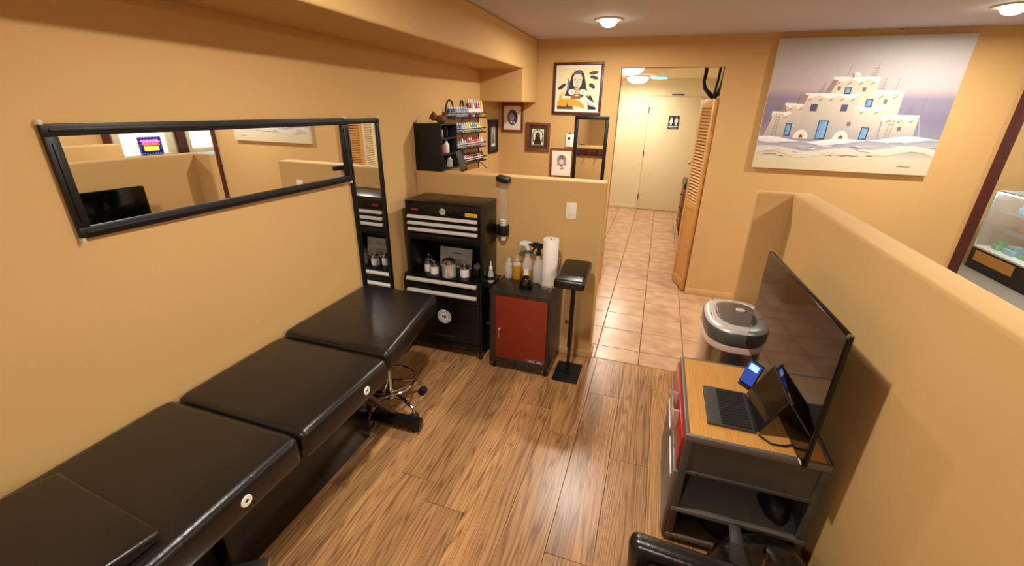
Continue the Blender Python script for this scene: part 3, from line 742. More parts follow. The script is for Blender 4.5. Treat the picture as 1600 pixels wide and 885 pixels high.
# ------------------------------------------------------------------ ink rack
RKA = -math.atan2(.085, 1.56)
rk = thing('ink_rack', 'black wrought iron rack of ink bottles on the side wall above the half wall', 'rack', (-1.727, 3.38, 1.25), RKA)
RL, RD = .67, .085
SH = [.476, .346, .215, .087]
for y in (.004, RL-.004):
    MB().box(0, .006, y-.004, y+.004, 0, .50, .001).build('upright', 'black_matte', rk)
    MB().tube([(.003, y, .06), (.05, y, .035), (.09, y, .0)], .004, 6).build('foot_scroll', 'black_matte', rk)
MB().box(0, .006, RL*.5-.004, RL*.5+.004, 0, .50, .001).build('upright', 'black_matte', rk)
for z in SH:
    s_ = MB().box(0, RD, 0, RL, z-.010, z, .001).build('shelf', 'black_matte', rk)
    m = MB().tube([(.004, .003, z+.032), (RD, .003, z+.032), (RD, RL-.003, z+.032), (.004, RL-.003, z+.032)], .0045, 6)
    m.build('guard_rail', 'black_matte', s_)
for k in (0, 1, 2):
    yc = (.12, .335, .55)[k]; sgn = -1 if k == 2 else 1
    pts = []
    for i in range(15):
        a = PI*1.15*i/14; pts.append((.006, yc-sgn*.07*math.cos(a)*(1 if k != 1 else .5), .50+.11*math.sin(a)*(1 if k != 1 else 1.0)))
    MB().tube(pts, .005, 6).build('scroll', 'black_matte', rk)
inkn = ['navy', 'lavender blue', 'dark blue', 'pale blue', 'red', 'orange', 'yellow', 'green', 'teal', 'pink', 'brown', 'white', 'purple', 'black']
ordn = ['nearest', 'second', 'third', 'fourth', 'fifth', 'sixth', 'seventh', 'eighth', 'ninth', 'tenth', 'eleventh', 'twelfth', 'thirteenth', 'fourteenth', 'farthest']
inks = [(60, 70, 140), (120, 130, 200), (40, 44, 90), (160, 180, 215), (190, 70, 60), (220, 150, 70), (210, 200, 110), (110, 160, 110), (70, 140, 150), (200, 120, 160), (150, 90, 60), (225, 220, 215), (90, 60, 110), (40, 40, 46)]
for i, c in enumerate(inks): pm('ink_%d' % i, c, .3)
protoS = {}
def ink(i, x, y, z, h, r, label, grp, cap):
    key = (i, round(h, 3), cap)
    if key not in protoS:
        t = thing('ink_bottle', label, 'ink bottle', (x, y, z), 0, grp)
        MB().lathe([(r*.92, 0), (r, .002), (r, h*.62), (r*.55, h*.74), (r*.5, h*.76)], n=12).build('body', 'ink_%d' % i, t)
        MB().lathe([(r*1.01, h*.16), (r*1.01, h*.46)], n=12, capped=False).build('label_band', 'white_plastic', t)
        MB().lathe([(r*.55, h*.75), (r*.5, h*.82), (r*.2, h)], n=10).build('cap', cap, t)
        protoS[key] = t
    else:
        copy_tree(protoS[key], (x, y, z), 0, label, grp)
row = ['top', 'second', 'third', 'lowest']
pal = [[0, 3, 1, 3, 1, 3], [3, 1, 0, 3, 6, 7, 8, 6, 5], [6, 8, 7, 3, 10, 9, 4, 9, 11], [8, 13, 0, 3, 4, 10, 13, 4, 13]]
random.seed(11)
for ri, z in enumerate(SH):
    for k in range(15):
        y = .03+k*(RL-.06)/14
        if ri == 0 and k >= 8:
            ci = [12, 4, 11, 0, 4, 5, 6][k-8]; h, r = .150, .019
            lab = 'tall %s ink bottle on the wall rack\'s top shelf, %s along the row' % (inkn[ci], ordn[k]); g = 'tall ink bottles on the top shelf'
        else:
            ci = pal[ri][k*len(pal[ri])//15]; h, r = (.085, .017)
            lab = 'small %s ink bottle on the wall rack\'s %s shelf, %s along the row' % (inkn[ci], row[ri], ordn[k]); g = 'ink bottles on the %s shelf' % row[ri]
        ink(ci, -1.727+.046*math.cos(RKA)-y*math.sin(RKA), 3.38+.046*math.sin(RKA)+y*math.cos(RKA), 1.25+z+.0005, h, r, lab, g, ['white_plastic', 'white_plastic', 'badge_red', 'black_matte'][ri] if ri != 2 else random.choice(['badge_red', 'white_plastic']))

# ------------------------------------------------------------------ framed pictures
def framed(name, label, x0, x1, z0, z1, fw, fmat, matt, mw, wall='back', cat='picture', depth=.02, tilt=0):
    w, h = x1-x0, z1-z0
    if wall == 'back': t = thing(name, label, cat, (x0, YB, z0), rot=(0, tilt, 0))
    else: t = thing(name, label, cat, (XL+(x0-3.0)*.0545+.001, x0, z0), R(90)-math.atan2(.085, 1.56))
    for a, b, c, d in frame_pts(w, h, fw): MB().box(a, b, -depth, -.001, c, d, .003).build('frame_rail', fmat, t)
    MB().box(fw-.002, w-fw+.002, -.012, -.002, fw-.002, h-fw+.002).build('mat_board', matt, t)
    A = Art(w-2*fw-2*mw, h-2*fw-2*mw)
    return t, A, (fw+mw, -.0122, fw+mw)
# portrait
t, A, at = framed('portrait_picture', 'large dark framed portrait of a long haired figure with feathers', -1.086, -.600, 1.756, 2.224, .026, 'dark_wood', 'white_plastic', .022)
A.rect(0, 1, 0, 1, (238, 226, 180))
DK = (36, 34, 44)
A.poly([(.18, .33), (.28, .62), (.34, .83), (.42, .93), (.52, .95), (.61, .92), (.66, .80), (.72, .55), (.78, .30)], DK)
A.poly([(.36, .84), (.42, .92), (.54, .93), (.62, .88), (.55, .85), (.45, .85)], (84, 92, 130))
A.poly([(.38, .60), (.37, .78), (.42, .85), (.57, .85), (.61, .76), (.59, .60), (.54, .51), (.45, .51)], (226, 214, 186))
for x in (.43, .54): A.poly(ell(x, .72, .028, .009, 10), (60, 56, 70))
A.poly([(.475, .72), (.50, .72), (.515, .62), (.465, .62)], (190, 178, 160)); A.line((.45, .585), (.54, .585), .004, (110, 80, 70))
A.poly([(.25, .77), (.31, .60), (.27, .42), (.23, .50)], (96, 106, 140))
A.poly([(.34, .25), (.36, .50), (.47, .54), (.57, .50), (.62, .25)], (150, 88, 54))
for x in (.36, .64): A.poly(ell(x, .425, .085, .07, 18), (238, 232, 214)); A.poly(ell(x, .425, .03, .025, 12), (200, 184, 150))
for k in range(4): A.rect(.455, .535, .33+k*.05, .36+k*.05, (236, 226, 196))
for (cx, cy, rx, ry, ro_) in [(.10, .55, .13, .045, .6), (.88, .88, .13, .04, .15), (.90, .77, .12, .04, -.25), (.86, .57, .10, .05, -.6)]: A.poly(ell(cx, cy, rx*.9, ry, 14, rot=ro_), (44, 40, 44)); A.line((cx-.1, cy-.02), (cx+.08, cy+.015), .003, (120, 112, 104))
A.poly([(.80, .0), (1, .0), (.98, .12), (.84, .36), (.76, .30)], DK)
A.poly([(.0, .06), (.0, .20), (.08, .25), (.30, .27), (.55, .22), (.70, .10), (.70, .02), (.50, .08), (.20, .07)], (214, 158, 44))
A.poly([(.0, .0), (.0, .08), (.2, .07), (.45, .08), (.45, .0)], (84, 74, 50)); A.poly([(.24, .06), (.27, .17), (.30, .06)], (70, 60, 30))
A.poly([(.02, .25), (.10, .26), (.16, .46)], (206, 168, 70))
A.poly([(.58, .22), (.80, .54), (.86, .52), (.72, .30), (.98, .14), (.98, .06), (.68, .16)], (230, 224, 206)); A.line((.74, .18), (.97, .09), .004, (90, 84, 80))
A.poly(ell(.68, .26, .10, .05, 14), (236, 228, 204)); A.poly(ell(.46, .05, .06, .05, 14), (206, 204, 176)); A.poly([(.70, .0), (.72, .16), (.78, .14), (.76, .0)], (232, 226, 204))
A.mb.build('print', 'art', t, smooth=False, loc=at)
# sketch in brown frame
t, A, at = framed('sketch_picture', 'brown framed oval portrait sketch hung below the soffit', -1.625, -1.392, 1.572, 1.850, .022, 'red_wood', 'mat_cream', .004)
A.rect(0, 1, 0, 1, (232, 222, 202)); A.poly(ell(.5, .52, .32, .34, 22), (120, 116, 130)); A.poly(ell(.52, .56, .27, .28, 20), (74, 70, 92)); A.poly(ell(.46, .54, .15, .17, 16), (176, 166, 166)); A.poly(ell(.70, .50, .09, .22, 12), (52, 48, 66)); A.poly([(.3, .3), (.5, .42), (.7, .3), (.5, .16)], (88, 82, 100)); A.line((.4, .58), (.55, .58), .004, (50, 46, 60))
A.poly(ell(.44, .33, .05, .06, 10), (220, 214, 206)); A.poly(ell(.60, .30, .04, .05, 10), (214, 208, 204))
A.mb.build('print', 'art', t, smooth=False, loc=at)
t, A, at = framed('dark_mat_picture', 'brown framed print of a dark seated figure on a brown mat', -1.356, -1.098, 1.386, 1.672, .030, 'red_wood', 'mat_dark', .034)
A.rect(0, 1, 0, 1, (222, 214, 190)); A.poly(ell(.5, .55, .46, .44, 24), (86, 80, 72)); A.poly(ell(.5, .56, .40, .38, 24), (226, 220, 198))
A.poly([(.18, .02), (.30, .45), (.32, .70), (.42, .78), (.58, .78), (.68, .70), (.70, .45), (.84, .02)], (34, 28, 26)); A.poly(ell(.5, .62, .10, .08, 12), (84, 66, 54))
for x in (.10, .90):
    for y in (.25, .45, .65): A.poly(ell(x, y, .05, .05, 8), (60, 54, 50))
A.poly(ell(.5, .9, .05, .04, 8), (70, 62, 56))
A.mb.build('print', 'art', t, smooth=False, loc=at)
t, A, at = framed('red_mark_picture', 'brown framed grey figure drawing with red marks just above the half wall', -1.082, -.835, 1.130, 1.427, .020, 'red_wood', 'mat_cream', .004)
A.rect(0, 1, 0, 1, (236, 228, 208)); A.poly(ell(.5, .62, .25, .22, 20), (150, 142, 140)); A.poly(ell(.5, .70, .13, .12, 14), (110, 104, 108)); A.poly([(.34, .52), (.44, .66), (.56, .66), (.66, .52), (.5, .42)], (206, 200, 194))
for p in ([(.26, .42), (.34, .52), (.38, .46), (.32, .40)], [(.40, .38), (.50, .46), (.58, .40), (.48, .34)], [(.64, .44), (.76, .54), (.74, .44), (.66, .40)], [(.40, .28), (.58, .34), (.66, .28), (.5, .25)]): A.poly(p, (168, 60, 52))
A.mb.build('print', 'art', t, smooth=False, loc=at)
t, A, at = framed('narrow_picture', 'narrow black framed photo on the side wall beyond the ink rack', 4.27, 4.50, 1.365, 1.690, .026, 'black_matte', 'mat_dark', .040, 'left')
A.rect(0, 1, 0, 1, (186, 178, 164)); A.poly([(.2, .1), (.35, .9), (.5, .5), (.62, .92), (.8, .1)], (96, 92, 92)); A.rect(.05, .95, .02, .14, (226, 222, 212))
A.mb.build('print', 'art', t, smooth=False, loc=at)
# narrow hanging mirror and doorbell style box
t = thing('hall_mirror', 'black framed narrow mirror hung under the portrait by the doorway', 'mirror', (-.842, YB, 1.09))
for a, b, c, d in frame_pts(.335, .655, .034): MB().box(a, b, -.022, -.001, c, d, .003).build('frame_rail', 'mirror_frame', t)
MB().box(.032, .303, -.010, -.002, .032, .623).build('glass', 'mirror_glass', t)
t = thing('door_chime', 'white wall box with a dark button beside the narrow mirror', 'wall box', (-.905, YB, 1.444))
MB().box(-.022, .060, -.022, 0, 0, .128, .005).build('case', 'white_plastic', t)
MB().lathe([(.014, -.022), (.014, -.026), (.010, -.027)], (.014, 0, .085), 16, 'Y').build('button', 'gunmetal', t)
MB().box(.008, .020, -.0235, -.022, .03, .045, .0005).build('mark', 'card_light', t)
MB().box(.005, .025, -.014, -.004, .128, .140, .002).build('antenna_tab', 'black_matte', t)
# coat hooks on the back of the half wall, seen in that mirror
t = thing('coat_hook_rail', 'dark wooden coat hook rail on the rear of the half wall', 'hook rail', (-1.15, YH+.135, 1.245))
MB().box(0, .72, 0, .018, -.02, .075, .003).build('board', 'dark_wood', t)
for k in range(5):
    x = .07+.145*k
    MB().tube([(x, .018, .045), (x, .045, .040), (x, .060, .055), (x, .062, .07)], .005, 6).tube([(x, .018, .02), (x, .04, .0), (x, .058, .0), (x, .064, .015)], .005, 6).build('hook', 'black_matte', t)

# ------------------------------------------------------------------ big canvas
PX, PZ, PWD, PHT = .828, 1.340, 1.304, 1.036
cv = thing('canvas_painting', 'large unframed canvas painting of a white adobe village', 'painting', (PX, YB, PZ))
MB().box(0, PWD, -.038, -.002, 0, PHT, .003).build('canvas', 'canvas_edge', cv)
A = Art(PWD, PHT)
bands = [(0, (206, 190, 158)), (.12, (206, 194, 170)), (.20, (146, 146, 158)), (.26, (140, 138, 156)), (.40, (122, 116, 142)), (.56, (138, 130, 152)), (.64, (190, 174, 176)), (.76, (194, 185, 186)), (1, (184, 187, 188))]
for (a, ca), (b, cb2) in zip(bands, bands[1:]): A.poly([(0, a), (1, a), (1, b), (0, b)], [ca, ca, cb2, cb2])
LT, SHD, SN, TAN, BL, NV = (214, 200, 178), (158, 156, 160), (232, 232, 230), (156, 128, 122), (96, 148, 196), (44, 56, 84)
def block(x0, x1, z0, z1, drop=.0):
    A.poly([(x0, z0), (x1, z0), (x1, z1), (x0, z1)], [SHD if z0 < .3 else LT, SHD if z0 < .3 else LT, LT, LT])
    n = 8; top = [(x1, z1+.004), (x0-.004, z1+.006)]; low = []
    for i in range(n+1): low.append((x0-.004+(x1-x0+.004)*i/n, z1-.022-.014*math.sin(i*2.1+x0*30)))
    A.poly(low+top, SN)
    nb = max(2, int((x1-x0)/.055))
    for i in range(nb):
        x = x0+(i+.5)*(x1-x0)/nb; A.line((x-.012, z1-.052), (x+.008, z1-.034), .006, (96, 84, 84))
block(.352, .596, .48, .716); block(.594, .742, .40, .620)
A.poly([(.349, .70), (.378, .70), (.352, .596), (.318, .596)], TAN)
block(.118, .24, .26, .520); block(.222, .515, .25, .596); A.poly([(.205, .590), (.238, .590), (.222, .520), (.178, .520)], TAN)
block(.513, .670, .25, .503); block(.052, .16, .26, .455); block(.676, .858, .26, .444)
A.poly([(.05, .45), (.02, .26), (.005, .26)], TAN); A.poly([(.118, .515), (.132, .46), (.10, .455)], TAN)
A.poly([(.02, .25), (.06, .43), (.10, .43), (.10, .25)], [SHD, LT, LT, SHD])
A.poly(ell(.468, .728, .022, .026, 14, 0, PI), SN); A.rect(.446, .456, .715, .745, TAN)
for (a, b, c, d) in [(.425, .462, .595, .648), (.556, .594, .502, .562), (.331, .388, .25, .398), (.146, .182, .27, .368), (.575, .618, .255, .352)]:
    A.rect(a, b, c, d, NV); A.poly([(a+.004, c+.006), (b-.008, c+.012), (b-.006, d-.008), (a+.006, d-.006)], [BL, (120, 168, 206), (120, 172, 214), BL])
for (a, b, c, d) in [(.262, .301, .466, .520), (.432, .468, .468, .520)]: A.rect(a, b, c, d, (76, 72, 104))
for (a, b, c, d) in [(.385, .402, .625, .652), (.520, .538, .615, .645), (.650, .668, .53, .56), (.49, .51, .36, .39), (.765, .785, .33, .362)]: A.rect(a, b, c, d, (116, 98, 98))
for x in (.246, .474):
    A.poly(ell(x, .252, .044, .072, 16, 0, PI), (222, 212, 200)); A.poly(ell(x+.002, .258, .012, .028, 10, 0, PI), (110, 74, 66))
def ladder(x0, z0, x1, z1, n, sp=.012, col=(150, 124, 106)):
    for dx in (-sp/2, sp/2): A.line((x0+dx, z0), (x1+dx, z1), .003, col)
    for i in range(n):
        k = (i+.5)/n; x = x0+(x1-x0)*k; z = z0+(z1-z0)*k; A.line((x-sp*.8, z), (x+sp*.8, z), .003, col)
ladder(.086, .27, .088, .45, 8, .018); ladder(.722, .27, .728, .41, 7, .022)
G = (128, 118, 124)
for (x, z, h, n) in [(.30, .60, .09, 4), (.56, .72, .10, 4), (.62, .625, .09, 4), (.80, .45, .08, 4), (.085, .46, .07, 3)]:
    A.line((x, z), (x+.012, z+h), .0025, G)
    for i in range(n): A.line((x-.022+i*.003, z+.012+i*.016), (x+.018, z+.012+i*.016), .0025, G)
for (x, z, h) in [(.42, .72, .085), (.69, .62, .10), (.185, .53, .08), (.855, .45, .14)]: A.line((x, z), (x+.008, z+h), .002, G)
A.line((.862, .42), (.90, .25), .003, (200, 200, 206))
n = 16
for off, c0, c1, amp in [(0, SN, (206, 206, 208), .012), (-.028, (150, 152, 166), (176, 176, 182), .016), (-.075, (206, 204, 202), (214, 200, 172), .014)]:
    up = []; lo = []
    for i in range(n+1):
        x = i/n; z = .262+off-.022*math.sin(x*5.2)+amp*math.sin(x*17+off*90); up.append((x, z)); lo.append((x, z-.05-.012*math.sin(x*23+off*50)))
    for i in range(n): A.poly([lo[i], lo[i+1], up[i+1], up[i]], [c1, c1, c0, c0])
for k in range(26):
    z = random.uniform(.11, .22); x = random.uniform(.02, .9 if z > .15 else .7); A.line((x, z), (x+random.uniform(.03, .09), z+random.uniform(-.01, .012)), .004, random.choice([(228, 226, 222), (120, 120, 138), (96, 98, 116)]))
for k in range(6): A.line((.83+k*.012, .060), (.838+k*.012, .062+.004*(k % 2)), .005, (70, 60, 60))
A.mb.build('painted_scene', 'art', cv, smooth=False, loc=(0, -.0385, 0))

# ------------------------------------------------------------------ hall
d = struct('door_1', MB().box(-.275, .605, 8.728, 8.749, .012, 2.045, .003), 'cream', 'cream restroom door at the end of the hall')
MB().lathe([(.022, 0), (.022, -.006), (.011, -.010), (.011, -.04), (.026, -.05), (.028, -.062), (.018, -.072)], (.555, 8.728, .935), 20, 'Y').build('door_knob', 'steel', d)
for z in (.25, 1.05, 1.82): MB().lathe([(.008, z-.05), (.008, z+.05)], (-.278, 8.722, 0), 10).build('hinge', 'gunmetal', d)
fr = MB()
for a, b, c, e in ((-.295, -.280, 0, 2.065), (.610, .625, 0, 2.065), (-.28, .61, 2.05, 2.065)): fr.box(a, b, 8.735, 8.75, c, e)
fr.build('door_frame', 'window_casing', d)
sg = thing('restroom_sign', 'blue sign with man and woman figures on the restroom door', 'sign', (.175, 8.726, 1.505))
MB().box(-.09, .09, -.008, 0, 0, .225, .004).build('plate', 'sign_blue', sg)
fgm = MB()
for sx, fem in ((-.042, 1), (.042, 0)):
    fgm.lathe([(.015, -.0082), (.015, -.0095)], (sx, 0, .185), 14, 'Y')
    if fem: fgm.prism([(sx-.016, .165), (sx+.016, .165), (sx+.036, .105), (sx+.016, .105), (sx+.014, .062), (sx-.014, .062), (sx-.016, .105), (sx-.036, .105)], -.0095, -.0082, 'Y')
    else: fgm.prism([(sx-.028, .166), (sx+.028, .166), (sx+.030, .112), (sx+.018, .112), (sx+.015, .062), (sx-.015, .062), (sx-.018, .112), (sx-.030, .112)], -.0095, -.0082, 'Y')
fgm.box(-.082, .082, -.0092, -.0082, .040, .052)
fgm.build('figures', 'decal_white', sg)
MB().box(-.07, .07, -.0092, -.0082, .018, .024).build('text_strip', 'card_light', sg)
sg2 = thing('door_plaque', 'small dark plaque above the restroom door', 'sign', (.185, 8.749, 2.058))
MB().box(-.10, .10, -.010, 0, 0, .034, .003).build('plate', 'sign_blue', sg2)
m = MB()
for k in range(8): m.box(-.085+.021*k, -.071+.021*k, -.0112, -.010, .012, .022)
m.build('print', 'card_light', sg2)

LW, LH = .345, 1.915
def louver(label, loc, rz, mt):
    lv = thing('louver_door', label, 'louver door', loc, rz)
    MB().box(0, .045, -.015, .015, .012, LH, .003).build('stile', mt, lv); MB().box(LW-.045, LW, -.015, .015, .012, LH, .003).build('stile', mt, lv)
    for z0, z1 in ((LH-.075, LH), (.86, .93), (.012, .11)): MB().box(.045, LW-.045, -.014, .014, z0, z1, .002).build('rail', mt, lv)
    MB().box(.045, LW-.045, -.006, .006, .11, .86).build('lower_panel', mt, lv)
    sl = None; ns = 30
    for k in range(ns):
        z = .945+k*(LH-.075-.95)/(ns-1)*.985
        if sl is None:
            sl = MB().hexa([(.043, -.012, .008), (LW-.043, -.012, .008), (LW-.043, .014, -.012), (.043, .014, -.012), (.043, -.010, .014), (LW-.043, -.010, .014), (LW-.043, .016, -.006), (.043, .016, -.006)]).build('slat', mt, lv); o = sl
        else:
            o = sl.copy(); COL.objects.link(o)
        o.location = (0, 0, z)
    return lv
LVA = math.atan2(.335, -.095)
lv = louver('tan louvered folding door leaf standing open at the hall doorway', (.440, 4.615, 0), LVA, 'louver_wood')
MB().box(.15, .25, -.022, -.015, 1.5, 1.6, .002).build('hinge_plate', 'gunmetal', lv)
louver('louvered leaf folded behind the tan one, hall light put into its pale colour, seen in the tall mirror', (.346, 4.972, 0), math.atan2(.335, .095), 'window_casing')  # twin of the tan leaf; brightness from the hall light is put into its colour

an = thing('twisted_branch', 'dark twisted branches hanging above the louvered door', 'branch', (.42, 5.05, 1.93))
MB().tube([(.02, 0, 0), (-.02, 0, .04), (-.07, .0, .09), (-.09, 0, .15), (-.085, 0, .22), (-.09, 0, .406)], [.02, .022, .018, .016, .018, .02], 8).build('branch', 'black_matte', an)
MB().tube([(.02, 0, 0), (.03, 0, .10), (.04, 0, .2), (.04, 0, .406)], [.016, .012, .012, .014], 8).build('branch', 'black_matte', an)
MB().tube([(.04, .03, .0), (.07, .03, .10), (.085, .03, .2), (.09, .03, .406)], [.016, .013, .015, .018], 8).build('branch', 'black_matte', an)
MB().tube([(.03, .02, .02), (.10, .02, .05), (.17, .03, .09)], [.016, .014, .01], 8).build('branch', 'black_matte', an)

dk = thing('hall_cabinet', 'wooden drawer cabinet with a dark padded top behind the louvered door', 'cabinet', (.712, 7.25, 0))
MB().box(-.27, .27, -.30, .30, .05, .72, .006).build('body', 'red_wood', dk)
MB().box(-.29, .28, -.32, .32, .72, .82, .025, 4).build('padded_top', 'leather', dk)
for z0, z1 in ((.50, .69), (.29, .48), (.08, .27)):
    o = MB().box(-.284, -.268, -.27, .27, z0, z1, .003).build('drawer', 'red_wood', dk)
    MB().lathe([(.006, -.284), (.014, -.296), (.012, -.304)], (0, 0, (z0+z1)/2), 12, 'X').build('knob', 'gunmetal', o)
for x in (-.24, .24):
    for y in (-.27, .27): MB().box(x-.02, x+.02, y-.02, y+.02, 0, .052, .003).build('foot', 'red_wood', dk)

# ------------------------------------------------------------------ steel desk on the right
dsk = thing('steel_desk', 'grey steel workbench desk with a wood top and open shelves', 'desk', (.256, 1.507, 0))
DW, DD, DH = .509, .628, .60
for x in (0, DW-.03):
    for y in (0, DD-.03): MB().box(x, x+.03, y, y+.03, 0, DH-.03, .002).build('leg', 'desk_dark', dsk)
for x0, x1, y0, y1 in ((0, DW, 0, .016), (0, DW, DD-.016, DD), (0, .016, .016, DD-.016), (DW-.016, DW, .016, DD-.016)):
    MB().box(x0, x1, y0, y1, DH-.030, DH, .003).build('top_edge', 'desk_grey', dsk)
MB().box(.016, DW-.016, .016, DD-.016, DH-.030, DH-.001).build('worktop', 'desk_wood', dsk)
MB().box(.03, DW-.03, .006, .012, .415, DH-.030).build('end_panel', 'desk_dark', dsk)
MB().box(.03, DW-.03, .000, .010, .405, .421, .002).build('end_rail', 'desk_dark', dsk)
for z in (.205, .045):
    MB().box(.002, DW-.002, .002, DD-.002, z-.014, z, .002).build('shelf', 'desk_grey', dsk)
    MB().box(.0, DW, -.002, .012, z-.018, z+.004, .002).build('shelf_lip', 'desk_grey', dsk)
MB().box(.03, DW-.03, DD-.012, DD-.006, .045, DH-.03).build('far_panel', 'desk_dark', dsk)
MB().box(DW-.012, DW-.006, .03, DD-.03, .045, DH-.03).build('rear_panel', 'desk_dark', dsk)
dd = MB().box(-.012, .004, .02, DD-.01, .41, .568, .003).build('drawer', 'drawer_red', dsk, 'red drawer front')
m = MB()
for y in (.22, .36): m.box(-.034, -.011, y-.006, y+.006, .44, .55, .002)
m.box(-.036, -.030, .22, .36, .47, .52, .002); m.build('drawer_pull', 'clear_pull', dd, 'pale translucent pull')
for y0, y1 in ((.01, .31), (.316, DD-.005)):
    dg = MB().box(-.018, .003, y0, y1, .022, .395, .004).build('lower_front', 'desk_grey', dsk)
    MB().box(-.024, -.017, y0+.03, y1-.03, .33, .35, .002).build('pull_lip', 'alu', dg)
# laptop: keyboard half and screen half, kickstand
lp = thing('laptop', 'black detachable laptop open on the wood desk top', 'laptop', (.342, 1.605, .6005))
MB().box(0, .182, 0, .275, 0, .010, .004, 3).build('keyboard_deck', 'laptop_grey', lp)
MB().box(.055, .168, .010, .265, .010, .0108, .0).build('key_bed', 'black_matte', lp)
kb = MB()
for r_ in range(6):
    for k in range(13): kb.box(.060+r_*.0178, .0755+r_*.0178, .013+k*.0193, .0295+k*.0193, .0108, .0126)
o = kb.build('keys', 'key_black', lp, smooth=False); o['kind'] = 'stuff'
scr = MB().hexa([(.186, .002, .012), (.186, .273, .012), (.192, .273, .010), (.192, .002, .010), (.262, .002, .178), (.262, .273, .178), (.269, .273, .176), (.269, .002, .176)], .002, 2).build('screen_half', 'black_matte', lp)
MB().hexa([(.1868, .010, .0165), (.1868, .265, .0165), (.187, .265, .0165), (.187, .010, .0165), (.2596, .010, .1735), (.2596, .265, .1735), (.2602, .265, .1735), (.2602, .010, .1735)]).build('display', 'screen_laptop', scr)
MB().box(.172, .186, .01, .265, .002, .013, .003).build('hinge', 'black_matte', lp)
# phone on a small stand
phn = thing('smartphone', 'smartphone with a glowing blue screen propped up behind the laptop', 'phone', (.535, 1.955, .6005), R(-52))
PHR = R(-24)
o = MB().box(-.038, .038, -.0045, .0045, 0, .118, .004, 3).build('body', 'black_gloss', phn, loc=(0, 0, .008), rot=(PHR, 0, 0))
MB().box(-.0345, .0345, -.0052, -.0044, .006, .112).build('display', 'phone_screen', o)
MB().box(-.024, .024, -.0056, -.0052, .074, .104).build('clock_card', 'phone_card', o)
MB().box(-.03, .03, -.014, .06, 0, .008, .002).build('stand_foot', 'black_matte', phn)
MB().bar((0, .052, .006), (0, .028, .055), .03, .005).build('stand_prop', 'black_matte', phn)
# television
tvx, tvy = .626, 1.915
tv = thing('television', 'large flat black television on a wall arm above the desk', 'television', (tvx, tvy, .612), math.atan2(-.92, .045))
MB().box(-.465, .465, -.004, .012, 0, .545, .003).build('panel', 'black_gloss', tv)
MB().box(-.457, .457, -.0052, -.0038, .014, .538).build('screen', 'screen_black', tv)
MB().box(-.40, .40, .012, .042, .03, .36, .010).build('rear_housing', 'black_matte', tv)
MB().box(-.12, .12, .042, .052, .10, .30, .003).build('mount_plate', 'black_matte', tv)
MB().box(-.03, .03, 0.050, .150, .16, .24, .003).build('mount_arm', 'black_paint', tv)
MB().box(-.09, .09, .146, .156, .09, .31, .003).build('wall_plate', 'black_paint', tv)
for x in (-.458, .458): MB().box(x-.006, x+.006, -.0055, .013, .534, .5465, .002).build('corner_cap', 'steel', tv)
MB().box(.425, .455, -.0062, -.005, .004, .012).build('badge_sticker', 'white_plastic', tv)
o = MB().tube([(.53, 1.60, .605), (.57, 1.56, .6045), (.62, 1.565, .6045), (.67, 1.60, .605), (.70, 1.63, .62), (.70, 1.65, .68)], .0035, 8).build('power_cable', 'rubber', None)
tag(o, 'thin black power cable running from the laptop across the desk top to the television', 'cable')

# ------------------------------------------------------------------ trash can
tcn = thing('sensor_trash_can', 'oval stainless sensor trash can with a grey and silver lid', 'trash can', (.600, 2.70, 0))
def oval(mb, prof, rx, ry, c=(0, 0), n=44, ex=2.7, cap=True):
    vs, fs = [], []
    for k, z in prof:
        for i in range(n):
            a = 2*PI*i/n; cc, ss = math.cos(a), math.sin(a)
            x = math.copysign(abs(cc)**(2/ex), cc)*(rx+k); y = math.copysign(abs(ss)**(2/ex), ss)*(ry+k)
            vs.append((x+c[0], y+c[1], z))
    for j in range(len(prof)-1):
        for i in range(n): fs.append((j*n+i, j*n+(i+1) % n, (j+1)*n+(i+1) % n, (j+1)*n+i))
    if cap: fs.append(tuple(range(n-1, -1, -1))); o = (len(prof)-1)*n; fs.append(tuple(range(o, o+n)))
    return mb.add(vs, fs)
oval(MB(), [(-.004, 0), (-.002, .004), (-.002, .03), (-.004, .03)], .185, .240).build('foot_ring', 'black_matte', tcn)
oval(MB(), [(-.004, .03), (-.004, .515)], .185, .240).build('body', 'steel', tcn)
oval(MB(), [(-.003, .49), (.002, .495), (.003, .525), (.0, .53)], .185, .240).build('bag_edge', 'pink_bag', tcn, 'pale bin liner edge')
oval(MB(), [(-.006, .53), (-.006, .545), (.006, .552), (.010, .560), (.010, .61), (.004, .622)], .185, .240).build('lid_band', 'lid_grey', tcn)
oval(MB(), [(.004, .622), (-.004, .634), (-.020, .642), (-.058, .646), (-.064, .638)], .185, .240, cap=False).build('lid_rim', 'alu', tcn)
oval(MB(), [(-.063, .628), (-.066, .643), (-.074, .647), (-.11, .649)], .185, .240).build('flap', 'lid_grey', tcn)
MB().lathe([(.028, .646), (.028, .653), (.020, .656), (.018, .653), (.001, .653)], (.02, .05, 0), 20).build('emblem', 'alu', tcn)
MB().hexa([(.02, -.212, .636), (.10, -.205, .636), (.10, -.17, .641), (.02, -.175, .641), (.02, -.212, .6405), (.10, -.205, .6405), (.10, -.17, .6435), (.02, -.175, .6435)]).build('sensor_window', 'black_gloss', tcn)
for dx in (-.006, .006): MB().box(-.155+dx, -.150+dx, -.06, -.03, .6405, .6435).build('button', 'black_matte', tcn)

